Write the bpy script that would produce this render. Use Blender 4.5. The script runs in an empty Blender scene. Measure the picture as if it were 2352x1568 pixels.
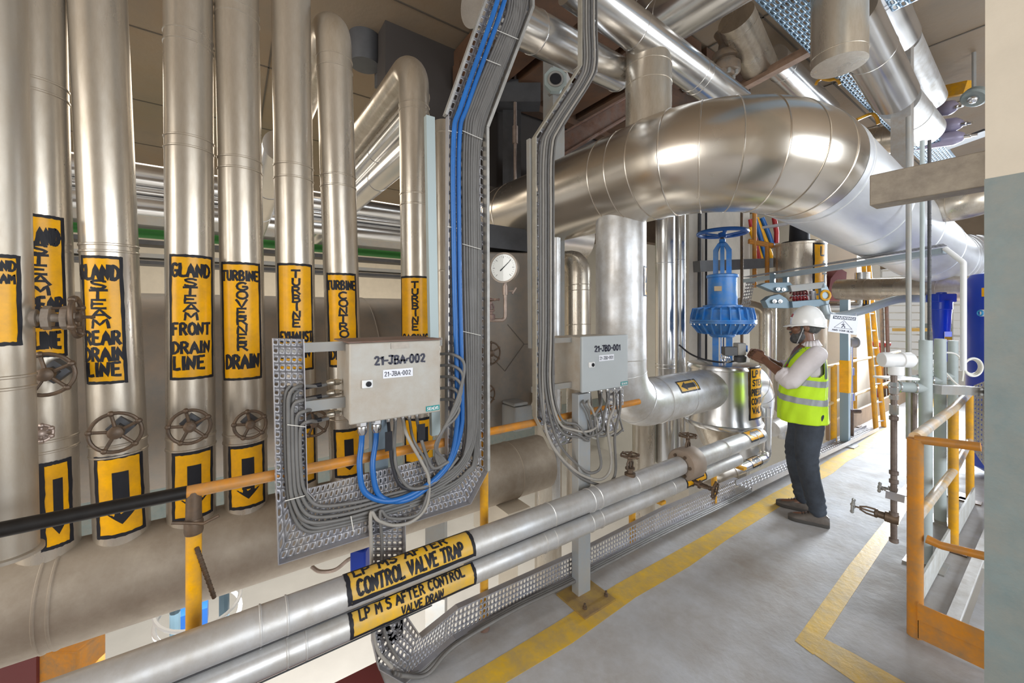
import bpy, math, random
from mathutils import Vector, Matrix
random.seed(7)
scene = bpy.context.scene
COL = scene.collection
R90 = math.pi / 2
# ------------------------------------------------------------------ camera
F_PX, CX, HV, CAM_H = 914.0, 1176.0, 720.0, 1.72
YAW = math.atan(1299 / 914)
SN, CS = math.sin(YAW), math.cos(YAW)
cam_d = bpy.data.cameras.new('camera')
cam_d.sensor_width = 36.0
cam_d.lens = F_PX / 2352 * 36
cam_d.shift_y = -(784 - HV) / 2352
cam_d.clip_start = 0.05
cam = bpy.data.objects.new('camera', cam_d)
cam.location = (0, 0, CAM_H)
cam.rotation_euler = (R90, 0, YAW)
COL.objects.link(cam)
scene.camera = cam
# ------------------------------------------------------------------ world, lights, exposure
scene.view_settings.view_transform = 'Standard'
scene.view_settings.look = 'None'
scene.view_settings.gamma = 1.0
scene.view_settings.use_curve_mapping = False
scene.view_settings.exposure = 0.52
w = bpy.data.worlds.new('daylight')
scene.world = w
w.use_nodes = True
bg = w.node_tree.nodes['Background']
bg.inputs[0].default_value = (1.0, 0.975, 0.93, 1)
bg.inputs[1].default_value = 0.36


def area(name, loc, target, sx, sy, power, color, spread=math.pi):
    d = bpy.data.lights.new(name, 'AREA')
    d.shape = 'RECTANGLE'
    d.size, d.size_y = sx, sy
    d.energy = power
    d.color = color
    d.spread = spread
    o = bpy.data.objects.new(name, d)
    o.location = loc
    o.rotation_euler = (Vector(target) - Vector(loc)).to_track_quat('-Z', 'Y').to_euler()
    COL.objects.link(o)
    return o


WARM, COOL, WHITE = (1.0, 0.90, 0.76), (0.86, 0.93, 1.0), (1.0, 0.98, 0.94)
area('window_light_end', (-0.6, 13.5, 3.4), (-1.2, 3, 0.8), 5.0, 3.2, 130, COOL, 1.5)
area('window_light_low', (-1.0, 12.6, 2.3), (-1.2, 2.0, 0.2), 2.4, 1.5, 200, COOL, 1.3)
area('window_light_side', (5.6, 3.2, 2.6), (-2.0, 2.6, 1.4), 7.0, 3.0, 360, COOL)
area('window_light_rear', (-1.0, -5.6, 2.6), (-2.2, 1.0, 1.8), 5.0, 3.4, 200, WHITE)
area('hall_fill', (-8.5, 2.0, 4.6), (-8.5, 2.0, 0), 5.0, 9.0, 380, WARM)  # added warm fill from the far left, no fitting known there
area('lower_hall_fill', (-3.0, 0.5, -1.6), (-3.2, 0.5, -4.5), 3.0, 6.0, 200, WHITE)  # area light added only to brighten the lower floor


# ------------------------------------------------------------------ pixel rays (projection of this camera)
def ray(u, v):
    r = (u - CX) / F_PX
    return Vector((-SN + r * CS, CS + r * SN, (HV - v) / F_PX))


def at(u, v, X=None, Y=None, Z=None, d=None):
    q = ray(u, v)
    k = d if d is not None else (X / q.x if X is not None else (Y / q.y if Y is not None else (Z - CAM_H) / q.z))
    return Vector((0, 0, CAM_H)) + q * k


# ------------------------------------------------------------------ materials
def mat(name, color, rough=0.5, metal=0.0, noise=0.0, nscale=6.0, dirt=None, dirt_amt=0.0, dscale=3.0, bump=0.0,
        bscale=40.0, rough_var=0.0, stretch=(1, 1, 1), spec=0.5, emit=0.0, coat=0.0):
    m = bpy.data.materials.new(name)
    m.use_nodes = True
    nt = m.node_tree
    N, L = nt.nodes, nt.links
    b = N['Principled BSDF']
    b.inputs['Base Color'].default_value = (*color, 1)
    b.inputs['Roughness'].default_value = rough
    b.inputs['Metallic'].default_value = metal
    b.inputs['Specular IOR Level'].default_value = spec
    if coat:
        b.inputs['Coat Weight'].default_value = coat
    if emit:
        b.inputs['Emission Color'].default_value = (*color, 1)
        b.inputs['Emission Strength'].default_value = emit
    if noise or dirt or bump or rough_var:
        tc = N.new('ShaderNodeTexCoord')
        mp = N.new('ShaderNodeMapping')
        mp.inputs['Scale'].default_value = stretch
        L.new(tc.outputs['Object'], mp.inputs['Vector'])

        def nz(sc, det=5.0, ro=0.6):
            n = N.new('ShaderNodeTexNoise')
            n.inputs['Scale'].default_value = sc
            n.inputs['Detail'].default_value = det
            n.inputs['Roughness'].default_value = ro
            L.new(mp.outputs[0], n.inputs['Vector'])
            return n
        col = None
        if noise:
            n = nz(nscale)
            mr = N.new('ShaderNodeMapRange')
            mr.inputs[1].default_value, mr.inputs[2].default_value = 0.3, 0.7
            mr.inputs[3].default_value, mr.inputs[4].default_value = 1 - noise, 1 + noise * 0.5
            L.new(n.outputs['Fac'], mr.inputs[0])
            mx = N.new('ShaderNodeMix')
            mx.data_type = 'RGBA'
            mx.blend_type = 'MULTIPLY'
            mx.inputs[0].default_value = 1.0
            mx.inputs[6].default_value = (*color, 1)
            cb = N.new('ShaderNodeCombineColor')
            for k in range(3):
                L.new(mr.outputs[0], cb.inputs[k])
            L.new(cb.outputs[0], mx.inputs[7])
            col = mx.outputs[2]
        if dirt:
            n = nz(dscale, 8.0, 0.7)
            mr = N.new('ShaderNodeMapRange')
            mr.inputs[1].default_value = 0.36 - 0.3 * dirt_amt
            mr.inputs[2].default_value = 0.82 - 0.3 * dirt_amt
            L.new(n.outputs['Fac'], mr.inputs[0])
            mx = N.new('ShaderNodeMix')
            mx.data_type = 'RGBA'
            L.new(mr.outputs[0], mx.inputs[0])
            if col:
                L.new(col, mx.inputs[6])
            else:
                mx.inputs[6].default_value = (*color, 1)
            mx.inputs[7].default_value = (*dirt, 1)
            col = mx.outputs[2]
            if metal:
                m2 = N.new('ShaderNodeMapRange')
                m2.inputs[3].default_value, m2.inputs[4].default_value = metal, metal * 0.45
                L.new(mr.outputs[0], m2.inputs[0])
                L.new(m2.outputs[0], b.inputs['Metallic'])
        if col:
            L.new(col, b.inputs['Base Color'])
        if rough_var:
            n = nz(nscale * 1.7)
            mr = N.new('ShaderNodeMapRange')
            mr.inputs[1].default_value, mr.inputs[2].default_value = 0.3, 0.7
            mr.inputs[3].default_value, mr.inputs[4].default_value = max(0.03, rough - rough_var), min(1, rough + rough_var)
            L.new(n.outputs['Fac'], mr.inputs[0])
            L.new(mr.outputs[0], b.inputs['Roughness'])
        if bump:
            n = nz(bscale, 4.0)
            bp = N.new('ShaderNodeBump')
            bp.inputs['Strength'].default_value = bump
            bp.inputs['Distance'].default_value = 0.01
            L.new(n.outputs['Fac'], bp.inputs['Height'])
            L.new(bp.outputs[0], b.inputs['Normal'])
    return m


BROWN = (0.20, 0.15, 0.10)
M = dict(
    alu=mat('aluminium_cladding', (0.73, 0.68, 0.60), 0.30, 0.92, 0.14, 3.0, (0.36, 0.28, 0.19), 0.22, 5.0, 0.012, 9.0, 0.08, (1, 1, 0.25)),
    alu_dusty=mat('dusty_cladding', (0.58, 0.54, 0.48), 0.40, 0.80, 0.22, 4.0, (0.34, 0.27, 0.19), 0.5, 4.0, 0.04, 9.0, 0.1, (1, 1, 0.3)),
    alu_bright=mat('bright_cladding', (0.76, 0.76, 0.76), 0.22, 0.95, 0.10, 2.5, None, 0, 3, 0.0, 5.0, 0.03, (1, 1, .5)),
    alu_white=mat('pale_cladding', (0.76, 0.78, 0.81), 0.40, 0.75, 0.10, 3.0, (0.42, 0.38, 0.33), 0.22, 4.0, 0.02, 9.0, 0.1),
    big=mat('large_pipe_cladding', (0.72, 0.66, 0.58), 0.25, 0.95, 0.08, 1.2, None, 0, 3, 0.0, 4.0, 0.03),
    header=mat('dusty_header', (0.48, 0.415, 0.335), 0.55, 0.45, 0.15, 5.0, (0.30, 0.24, 0.18), 0.35, 6.0, 0.03, 20.0),
    grey_steel=mat('grey_painted_steel', (0.30, 0.32, 0.33), 0.5, 0.1, 0.12, 6.0, (0.33, 0.29, 0.24), 0.25, 5.0),
    vessel=mat('vessel_grey', (0.20, 0.19, 0.175), 0.5, 0.35, 0.15, 3.0, (0.30, 0.23, 0.17), 0.3, 4.0, 0.03, 12.0),
    galv=mat('galvanised_steel', (0.42, 0.43, 0.49), 0.42, 0.6, 0.25, 14.0, (0.33, 0.30, 0.27), 0.3, 7.0),
    galv_blue=mat('overhead_tray_steel', (0.20, 0.31, 0.43), 0.45, 0.4, 0.2, 12.0),
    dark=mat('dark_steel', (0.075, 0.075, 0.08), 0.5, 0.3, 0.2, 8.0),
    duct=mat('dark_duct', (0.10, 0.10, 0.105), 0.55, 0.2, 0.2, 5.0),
    iron=mat('old_cast_iron', (0.10, 0.08, 0.065), 0.5, 0.6, 0.3, 30.0, (0.17, 0.105, 0.06), 0.30, 18.0, 0.1, 60.0),
    rust=mat('rusty_steel', (0.20, 0.085, 0.045), 0.75, 0.2, 0.4, 14.0, (0.20, 0.15, 0.13), 0.35, 6.0, 0.2, 40.0),
    yellow=mat('yellow_paint', (0.90, 0.43, 0.0), 0.35, 0.0, 0.12, 8.0, (0.42, 0.25, 0.09), 0.18, 9.0, spec=0.25),
    orange=mat('orange_worn_paint', (0.78, 0.28, 0.004), 0.42, 0.0, 0.15, 8.0, (0.32, 0.20, 0.10), 0.3, 9.0, spec=0.25),
    railworn=mat('worn_rail', (0.62, 0.58, 0.50), 0.5, 0.3, 0.3, 20.0, (0.75, 0.45, 0.05), 0.3, 5.0),
    label=mat('label_yellow', (0.98, 0.47, 0.0), 0.3, 0.0, 0.06, 6.0, (0.60, 0.30, 0.03), 0.1, 9.0, spec=0.25),
    label_old=mat('label_yellow_faded', (0.86, 0.47, 0.0), 0.4, 0.0, 0.1, 6.0, (0.45, 0.33, 0.15), 0.12, 9.0, spec=0.25),
    black=mat('black_paint', (0.022, 0.022, 0.027), 0.5, 0.0, 0.2, 14.0, spec=0.2),
    ink=mat('black_marker', (0.02, 0.02, 0.045), 0.5),
    floor=mat('floor_concrete', (0.52, 0.535, 0.57), 0.75, 0.0, 0.16, 3.0, (0.33, 0.295, 0.26), 0.36, 2.2, 0.3, 22.0, 0.12, spec=0.15),
    floor_yellow=mat('floor_stripe', (0.76, 0.46, 0.02), 0.5, 0.0, 0.14, 5.0, (0.40, 0.31, 0.16), 0.22, 9.0, 0.2, 25.0, spec=0.25),
    concrete=mat('ceiling_concrete', (0.30, 0.245, 0.185), 0.85, 0.0, 0.25, 1.6, (0.24, 0.16, 0.09), 0.42, 0.8, 0.3, 12.0),
    beige=mat('beige_wall', (0.76, 0.68, 0.56), 0.8, 0.0, 0.06, 5.0, None, 0, 3, 0.12, 30.0),
    teal=mat('teal_dado', (0.21, 0.28, 0.29), 0.55, 0.0, 0.14, 9.0, (0.30, 0.30, 0.27), 0.2, 8.0, 0.12, 60.0),
    white_wall=mat('white_wall', (0.74, 0.73, 0.68), 0.8, 0.0, 0.04, 3.0),
    hall_floor=mat('lower_floor', (0.80, 0.80, 0.79), 0.5, 0.0, 0.08, 1.0),
    cable=mat('grey_cable', (0.17, 0.163, 0.155), 0.5, 0.0, 0.15, 14.0),
    cable_pale=mat('pale_cable', (0.36, 0.335, 0.30), 0.5, 0.0, 0.12, 14.0),
    cable_blue=mat('blue_cable', (0.015, 0.13, 0.42), 0.4, 0.0, 0.12, 8.0),
    cable_black=mat('black_cable', (0.03, 0.03, 0.035), 0.45),
    tie=mat('tie_wire', (0.80, 0.78, 0.72), 0.4),
    box=mat('enclosure_paint', (0.50, 0.49, 0.45), 0.45, 0.0, 0.05, 5.0, (0.40, 0.32, 0.24), 0.12, 6.0),
    box_grey=mat('enclosure_paint_grey', (0.46, 0.49, 0.50), 0.45, 0.0, 0.04, 5.0),
    white=mat('white_paint', (0.82, 0.82, 0.82), 0.4, 0.0, 0.05, 5.0),
    paper=mat('white_sticker', (0.85, 0.86, 0.92), 0.5),
    petrol=mat('petrol_badge', (0.01, 0.28, 0.28), 0.4),
    brass=mat('nickel_gland', (0.55, 0.50, 0.42), 0.35, 0.85, 0.2, 20.0),
    blue=mat('blue_valve_paint', (0.006, 0.19, 0.62), 0.38, 0.0, 0.10, 6.0, (0.15, 0.25, 0.38), 0.08, 9.0),
    blue_dark=mat('blue_handwheel_paint', (0.01, 0.10, 0.38), 0.4),
    blue_tank=mat('blue_tank_paint', (0.008, 0.045, 0.42), 0.3),
    pvc=mat('grey_green_post', (0.40, 0.45, 0.45), 0.5, 0.0, 0.1, 6.0),
    glass=mat('gauge_face', (0.74, 0.76, 0.74), 0.25, 0.0, 0.05, 6.0, coat=1.0),
    copper=mat('oxidised_copper', (0.42, 0.33, 0.28), 0.45, 0.6, 0.25, 20.0),
    chrome=mat('bright_steel', (0.75, 0.75, 0.76), 0.22, 1.0),
    red=mat('red_paint', (0.45, 0.02, 0.02), 0.4),
    maroon=mat('maroon_steel', (0.16, 0.03, 0.03), 0.5),
    green=mat('green_pipe_paint', (0.05, 0.26, 0.05), 0.5),
    lilac=mat('lilac_cylinder_paint', (0.33, 0.30, 0.42), 0.35, 0.1, 0.1, 4.0),
    beam=mat('grey_beam_paint', (0.235, 0.195, 0.155), 0.5, 0.1, 0.12, 7.0, (0.42, 0.36, 0.28), 0.2, 12.0),
)


# ------------------------------------------------------------------ objects
ORG = {}


def setp(o, label=None, cat=None, group=None, kind=None):
    if label:
        o['label'] = label
    if cat:
        o['category'] = cat
    if group:
        o['group'] = group
    if kind:
        o['kind'] = kind
    return o


def thing(name, loc, label, cat, group=None):
    o = bpy.data.objects.new(name, None)
    o.empty_display_size = 0.1
    o.location = loc
    COL.objects.link(o)
    ORG[o.name] = Vector(loc)
    return setp(o, label, cat, group)


def frame_of(axis):
    a = Vector(axis).normalized()
    t = Vector((0, 0, 1)) if abs(a.z) < 0.9 else Vector((1, 0, 0))
    x = t.cross(a).normalized()
    return x, a.cross(x).normalized(), a


class MB:
    """collects shapes in world coordinates, then links them as ONE mesh object"""

    def __init__(self):
        self.v, self.f = [], []

    def add(self, vs, fs):
        o = len(self.v)
        self.v += [Vector(p) for p in vs]
        self.f += [[i + o for i in q] for q in fs]
        return self

    def box(self, c, s, ax=None):
        c = Vector(c)
        X, Y, Z = ax if ax else (Vector((1, 0, 0)), Vector((0, 1, 0)), Vector((0, 0, 1)))
        vs = [c + X * (s[0] / 2 * i) + Y * (s[1] / 2 * j) + Z * (s[2] / 2 * k) for i in (-1, 1) for j in (-1, 1) for k in (-1, 1)]
        return self.add(vs, [[0, 1, 3, 2], [4, 6, 7, 5], [0, 4, 5, 1], [2, 3, 7, 6], [0, 2, 6, 4], [1, 5, 7, 3]])

    def bar(self, a, b, w, h, up=(0, 0, 1)):
        a, b = Vector(a), Vector(b)
        d = (b - a)
        z = d.normalized()
        x = Vector(up).cross(z)
        x = x.normalized() if x.length > 1e-4 else Vector((1, 0, 0))
        y = z.cross(x)
        return self.box((a + b) / 2, (w, h, d.length), (x, y, z))

    def bbox(self, c, s, r=0.01, ax=None):
        """box with chamfered vertical (third-axis) edges"""
        c = Vector(c)
        X, Y, Z = ax if ax else (Vector((1, 0, 0)), Vector((0, 1, 0)), Vector((0, 0, 1)))
        a, b, h = s[0] / 2, s[1] / 2, s[2] / 2
        poly = []
        for sx, sy in ((1, 1), (-1, 1), (-1, -1), (1, -1)):
            for k in range(4):
                t = k / 3 * R90 + (0 if (sx, sy) == (1, 1) else R90 if (sx, sy) == (-1, 1) else 2 * R90 if (sx, sy) == (-1, -1) else 3 * R90)
                poly.append((sx * (a - r) + r * math.cos(t), sy * (b - r) + r * math.sin(t)))
        return self.prism([c + X * p[0] + Y * p[1] - Z * h for p in poly], Z * (2 * h))

    def prism(self, poly, ext):
        n = len(poly)
        ext = Vector(ext)
        vs = [Vector(p) for p in poly] + [Vector(p) + ext for p in poly]
        fs = [[i, (i + 1) % n, n + (i + 1) % n, n + i] for i in range(n)] + [list(range(n))[::-1], list(range(n, 2 * n))]
        return self.add(vs, fs)

    def tube(self, pts, r, n=16, caps=True, closed=False):
        pts = [Vector(p) for p in pts]
        m = len(pts)
        rs = r if isinstance(r, (list, tuple)) else [r] * m
        tans = []
        for i in range(m):
            a = pts[(i - 1) % m] if (closed or i > 0) else pts[i]
            b = pts[(i + 1) % m] if (closed or i < m - 1) else pts[i]
            t = b - a
            if t.length < 1e-9:
                t = tans[-1] if tans else Vector((0, 0, 1))
            tans.append(t.normalized())
        x, y, _ = frame_of(tans[0])
        vs, prev = [], tans[0]
        for i in range(m):
            ax = prev.cross(tans[i])
            if ax.length > 1e-7:
                q = Matrix.Rotation(prev.angle(tans[i]), 3, ax.normalized())
                x = q @ x
            x = (x - tans[i] * x.dot(tans[i])).normalized()
            y = tans[i].cross(x)
            prev = tans[i]
            for k in range(n):
                a = 2 * math.pi * k / n
                vs.append(pts[i] + (x * math.cos(a) + y * math.sin(a)) * rs[i])
        fs = []
        for i in range(m if closed else m - 1):
            j = (i + 1) % m
            for k in range(n):
                l = (k + 1) % n
                fs.append([i * n + k, i * n + l, j * n + l, j * n + k])
        if caps and not closed:
            fs += [list(range(n))[::-1], list(range((m - 1) * n, m * n))]
        return self.add(vs, fs)

    def lathe(self, o, axis, prof, n=24, caps=True):
        """prof: (radius, height along axis)"""
        o = Vector(o)
        x, y, a = frame_of(axis)
        vs = []
        for r, h in prof:
            for k in range(n):
                t = 2 * math.pi * k / n
                vs.append(o + a * h + (x * math.cos(t) + y * math.sin(t)) * max(r, 1e-4))
        fs = []
        for i in range(len(prof) - 1):
            for k in range(n):
                l = (k + 1) % n
                fs.append([i * n + k, i * n + l, (i + 1) * n + l, (i + 1) * n + k])
        if caps:
            fs += [list(range(n))[::-1], list(range((len(prof) - 1) * n, len(prof) * n))]
        return self.add(vs, fs)

    def ring(self, o, axis, R, r, n=28, m=8):
        x, y, a = frame_of(axis)
        o = Vector(o)
        return self.tube([o + (x * math.cos(2 * math.pi * k / n) + y * math.sin(2 * math.pi * k / n)) * R for k in range(n)], r, m, False, True)

    def ball(self, c, r, n=12, m=8, sc=(1, 1, 1)):
        c = Vector(c)
        vs, fs = [], []
        for i in range(m + 1):
            p = math.pi * i / m
            for k in range(n):
                t = 2 * math.pi * k / n
                vs.append(c + Vector((math.sin(p) * math.cos(t) * sc[0], math.sin(p) * math.sin(t) * sc[1], math.cos(p) * sc[2])) * r)
        for i in range(m):
            for k in range(n):
                l = (k + 1) % n
                fs.append([i * n + k, (i + 1) * n + k, (i + 1) * n + l, i * n + l])
        return self.add(vs, fs)

    def perf(self, p00, p10, p11, p01, nx, ny, slot=(0.36, 0.26), along='x'):
        """perforated sheet between four corners, nx by ny cells, one slotted hole each"""
        p00, p10, p11, p01 = map(Vector, (p00, p10, p11, p01))

        def P(a, b):
            return (p00 * (1 - a) + p10 * a) * (1 - b) + (p01 * (1 - a) + p11 * a) * b
        sx, sy = slot
        inner = [(sx, 0), (sx * 0.72, sy), (0, sy), (-sx * 0.72, sy), (-sx, 0), (-sx * 0.72, -sy), (0, -sy), (sx * 0.72, -sy)]
        if along == 'y':
            inner = [(sx, 0), (sx, sy * 0.72), (0, sy), (-sx, sy * 0.72), (-sx, 0), (-sx, -sy * 0.72), (0, -sy), (sx, -sy * 0.72)]
        outer = [(.5, 0), (.5, .5), (0, .5), (-.5, .5), (-.5, 0), (-.5, -.5), (0, -.5), (.5, -.5)]
        for i in range(nx):
            for j in range(ny):
                vs = [P((i + .5 + a) / nx, (j + .5 + b) / ny) for a, b in inner] + [P((i + .5 + a) / nx, (j + .5 + b) / ny) for a, b in outer]
                self.add(vs, [[k, 8 + k, 8 + (k + 1) % 8, (k + 1) % 8] for k in range(8)])
        return self

    def quad(self, a, b, c, d):
        return self.add([a, b, c, d], [[0, 1, 2, 3]])

    def build(self, name, m, parent=None, angle=38, thick=0.0, bevel=0.0):
        me = bpy.data.meshes.new(name)
        if parent is not None:
            org = ORG[parent.name]
        else:
            n = len(self.v)
            org = Vector(((min(p.x for p in self.v) + max(p.x for p in self.v)) / 2, (min(p.y for p in self.v) + max(p.y for p in self.v)) / 2, min(p.z for p in self.v)))
        me.from_pydata([p - org for p in self.v], [], self.f)
        me.update()
        me.shade_smooth()
        me.set_sharp_from_angle(angle=math.radians(angle))
        if isinstance(m, str):
            m = M[m]
        me.materials.append(m)
        o = bpy.data.objects.new(name, me)
        COL.objects.link(o)
        ORG[o.name] = org
        if parent is not None:
            o.parent = parent
        else:
            o.location = org
        if thick:
            md = o.modifiers.new('sheet', 'SOLIDIFY')
            md.thickness = thick
            md.offset = 0
        if bevel:
            md = o.modifiers.new('edge', 'BEVEL')
            md.width = bevel
            md.segments = 2
            md.limit_method = 'ANGLE'
        return o


def struct(name, mb, m, **k):
    return setp(mb.build(name, m, None, **k), kind='structure')


def smooth_path(pts, n=8):
    """Catmull-Rom through the points"""
    p = [Vector(q) for q in pts]
    p = [p[0] * 2 - p[1]] + p + [p[-1] * 2 - p[-2]]
    out = []
    for i in range(1, len(p) - 2):
        for k in range(n):
            t = k / n
            a, b, c, d = p[i - 1], p[i], p[i + 1], p[i + 2]
            out.append(0.5 * ((2 * b) + (c - a) * t + (2 * a - 5 * b + 4 * c - d) * t * t + (3 * b - a - 3 * c + d) * t ** 3))
    out.append(p[-2])
    return out


def fillet(pts, rad, n=10):
    """polyline with rounded corners"""
    p = [Vector(q) for q in pts]
    out = [p[0]]
    for i in range(1, len(p) - 1):
        r = rad[i - 1] if isinstance(rad, (list, tuple)) else rad
        a, b = (p[i - 1] - p[i]), (p[i + 1] - p[i])
        la, lb = a.length, b.length
        a.normalize()
        b.normalize()
        ang = a.angle(b)
        if ang > math.pi - 0.02 or r <= 0:
            out.append(p[i])
            continue
        t = min(r / math.tan(ang / 2), la * 0.49 if i > 1 else la * 0.98, lb * 0.49 if i < len(p) - 2 else lb * 0.98)
        r2 = t * math.tan(ang / 2)
        bis = (a + b).normalized()
        c = p[i] + bis * (r2 / math.sin(ang / 2))
        s0, s1 = p[i] + a * t - c, p[i] + b * t - c
        tot = s0.angle(s1)
        ax = s0.cross(s1).normalized()
        for k in range(n + 1):
            out.append(c + Matrix.Rotation(tot * k / n, 3, ax) @ s0)
    out.append(p[-1])
    return out


def seam_path(pts, r, seams, hgt=0.004, wid=0.012, bulge=None):
    """insert raised bead rings at arc lengths; returns points and radii"""
    L = [0.0]
    for a, b in zip(pts, pts[1:]):
        L.append(L[-1] + (b - a).length)

    def pos(s):
        s = max(0, min(L[-1], s))
        for i in range(len(L) - 1):
            if s <= L[i + 1] or i == len(L) - 2:
                t = (s - L[i]) / max(1e-9, L[i + 1] - L[i])
                return pts[i].lerp(pts[i + 1], t)
    ev = [(l, 0) for l in L]
    for s in seams:
        if s < 0:
            s += L[-1]
        ev = [(l, h) for l, h in ev if h > 0 or abs(l - s) > wid * 0.8 or l in (0.0, L[-1])]
        ev += [(s - wid / 2, 0), (s - wid / 4, hgt), (s + wid / 4, hgt), (s + wid / 2, 0)]
    ev.sort()
    out, rs = [], []
    for l, h in ev:
        p = pos(l)
        if out and (p - out[-1]).length < 1e-5:
            continue
        out.append(p)
        rs.append(r + h)
    return out, rs


def add_beads(mb, pts, r, seams, hgt=0.004, n=32):
    """raised bead rings round a pipe at the given arc lengths"""
    L = [0.0]
    for a, b in zip(pts, pts[1:]):
        L.append(L[-1] + (b - a).length)
    for s in seams:
        s = max(0.003, min(L[-1] - .003, s + L[-1] if s < 0 else s))
        for i in range(len(L) - 1):
            if s <= L[i + 1]:
                k = (s - L[i]) / max(1e-9, L[i + 1] - L[i])
                ta = (pts[i] - pts[i - 1]).normalized() if i else (pts[1] - pts[0]).normalized()
                tb = (pts[i + 1] - pts[i]).normalized()
                tc = (pts[i + 2] - pts[i + 1]).normalized() if i + 2 < len(pts) else tb
                t = (ta + tb).normalized().lerp((tb + tc).normalized(), k)
                mb.ring(pts[i].lerp(pts[i + 1], k), t, r, hgt, n, 6)
                break
    return mb


def pipe(name, label, pts, r, m='alu', seams=(), bend=0.0, n=32, cat='pipe', group=None, parent=None, bn=10, hgt=0.004, wid=0.012):
    p = fillet(pts, bend, bn) if bend else [Vector(q) for q in pts]
    o = add_beads(MB().tube(p, r, n), p, r, seams, hgt, n).build(name, m, parent)
    if parent is None:
        setp(o, label, cat, group)
    return o


def edges_axis(uL, uR, X):
    """axis (x,y) and radius of an upright cylinder in plane X whose outline spans uL..uR"""
    a, b = math.atan((uL - CX) / F_PX), math.atan((uR - CX) / F_PX)
    q = ray(CX + F_PX * math.tan((a + b) / 2), HV)
    k = X / q.x
    return q.x * k, q.y * k, math.hypot(q.x * k, q.y * k) * math.sin((b - a) / 2)


# ------------------------------------------------------------------ brush lettering
def arc(cx, cy, rx, ry, a0, a1, n=8):
    return [(cx + rx * math.cos(math.radians(a0 + (a1 - a0) * k / n)), cy + ry * math.sin(math.radians(a0 + (a1 - a0) * k / n))) for k in range(n + 1)]


G = {
    'A': [[(0, 0), (.33, 1), (.66, 0)], [(.13, .36), (.54, .36)]],
    'B': [[(.05, 0), (.05, 1), (.35, .98), (.5, .86), (.48, .66), (.34, .53), (.05, .52)], [(.34, .53), (.55, .42), (.58, .2), (.42, .03), (.05, 0)]],
    'C': [arc(.36, .5, .32, .5, 50, 310, 10)],
    'D': [[(.05, 0), (.05, 1), (.3, .97), (.55, .75), (.6, .45), (.5, .18), (.28, .02), (.05, 0)]],
    'E': [[(.52, 1), (.05, 1), (.05, 0), (.55, 0)], [(.05, .52), (.42, .52)]],
    'F': [[(.55, 1), (.05, 1), (.05, 0)], [(.05, .54), (.42, .54)]],
    'G': [arc(.36, .5, .32, .5, 50, 345, 11) + [(.67, .45), (.4, .45)]],
    'H': [[(.05, 1), (.05, 0)], [(.58, 1), (.58, 0)], [(.05, .5), (.58, .5)]],
    'I': [[(.12, 1), (.12, 0)]],
    'J': [[(.12, 1), (.62, 1)], [(.45, 1), (.45, .2), (.32, .03), (.14, .05), (.05, .2)]],
    'K': [[(.05, 1), (.05, 0)], [(.55, 1), (.05, .42), (.58, 0)]],
    'L': [[(.07, 1), (.05, 0), (.52, .03)]],
    'M': [[(.03, 0), (.1, 1), (.36, .35), (.62, 1), (.7, 0)]],
    'N': [[(.05, 0), (.07, 1), (.53, 0), (.58, 1)]],
    'O': [arc(.34, .5, .31, .5, 90, 450, 14)],
    'P': [[(.05, 0), (.05, 1), (.36, .98), (.54, .8), (.5, .58), (.34, .47), (.05, .46)]],
    'R': [[(.05, 0), (.05, 1), (.36, .98), (.54, .82), (.5, .6), (.34, .5), (.05, .5)], [(.28, .5), (.58, 0)]],
    'S': [[(.56, .88), (.42, .99), (.2, .98), (.07, .82), (.14, .62), (.44, .46), (.56, .28), (.46, .06), (.24, 0), (.04, .12)]],
    'T': [[(0, .97), (.6, 1)], [(.3, 1), (.28, 0)]],
    'U': [[(.05, 1), (.06, .25), (.2, .03), (.42, .03), (.55, .22), (.57, 1)]],
    'V': [[(0, 1), (.3, 0), (.6, 1)]],
    'W': [[(0, 1), (.2, 0), (.4, .75), (.6, 0), (.8, 1)]],
    'X': [[(.03, 1), (.58, 0)], [(.58, 1), (.03, 0)]],
    'Y': [[(.02, 1), (.3, .5), (.58, 1)], [(.3, .5), (.3, 0)]],
    '0': [arc(.3, .5, .25, .5, 90, 450, 14)],
    '1': [[(.06, .72), (.24, 1), (.24, 0)]],
    '2': [[(.05, .8), (.2, .99), (.42, .96), (.53, .76), (.42, .5), (.05, .03), (.58, .03)]],
    '3': [[(.05, .95), (.5, .95), (.28, .58), (.5, .45), (.5, .15), (.28, 0), (.04, .08)]],
    '-': [[(.06, .46), (.4, .46)]],
    '~': [[(.06, .3), (.14, .52), (.34, .56)]],
    '!': [[(.1, 1), (.1, .3)], [(.1, .1), (.1, 0)]],
    ' ': [],
}
ADV = {'M': .88, 'W': .98, 'I': .36, '1': .48, '-': .55, '!': .3, ' ': .45, 'L': .7, '~': .5}


def text_width(s, gap=0.0):
    return sum(ADV.get(c, .8) + gap for c in s) - .14


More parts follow.
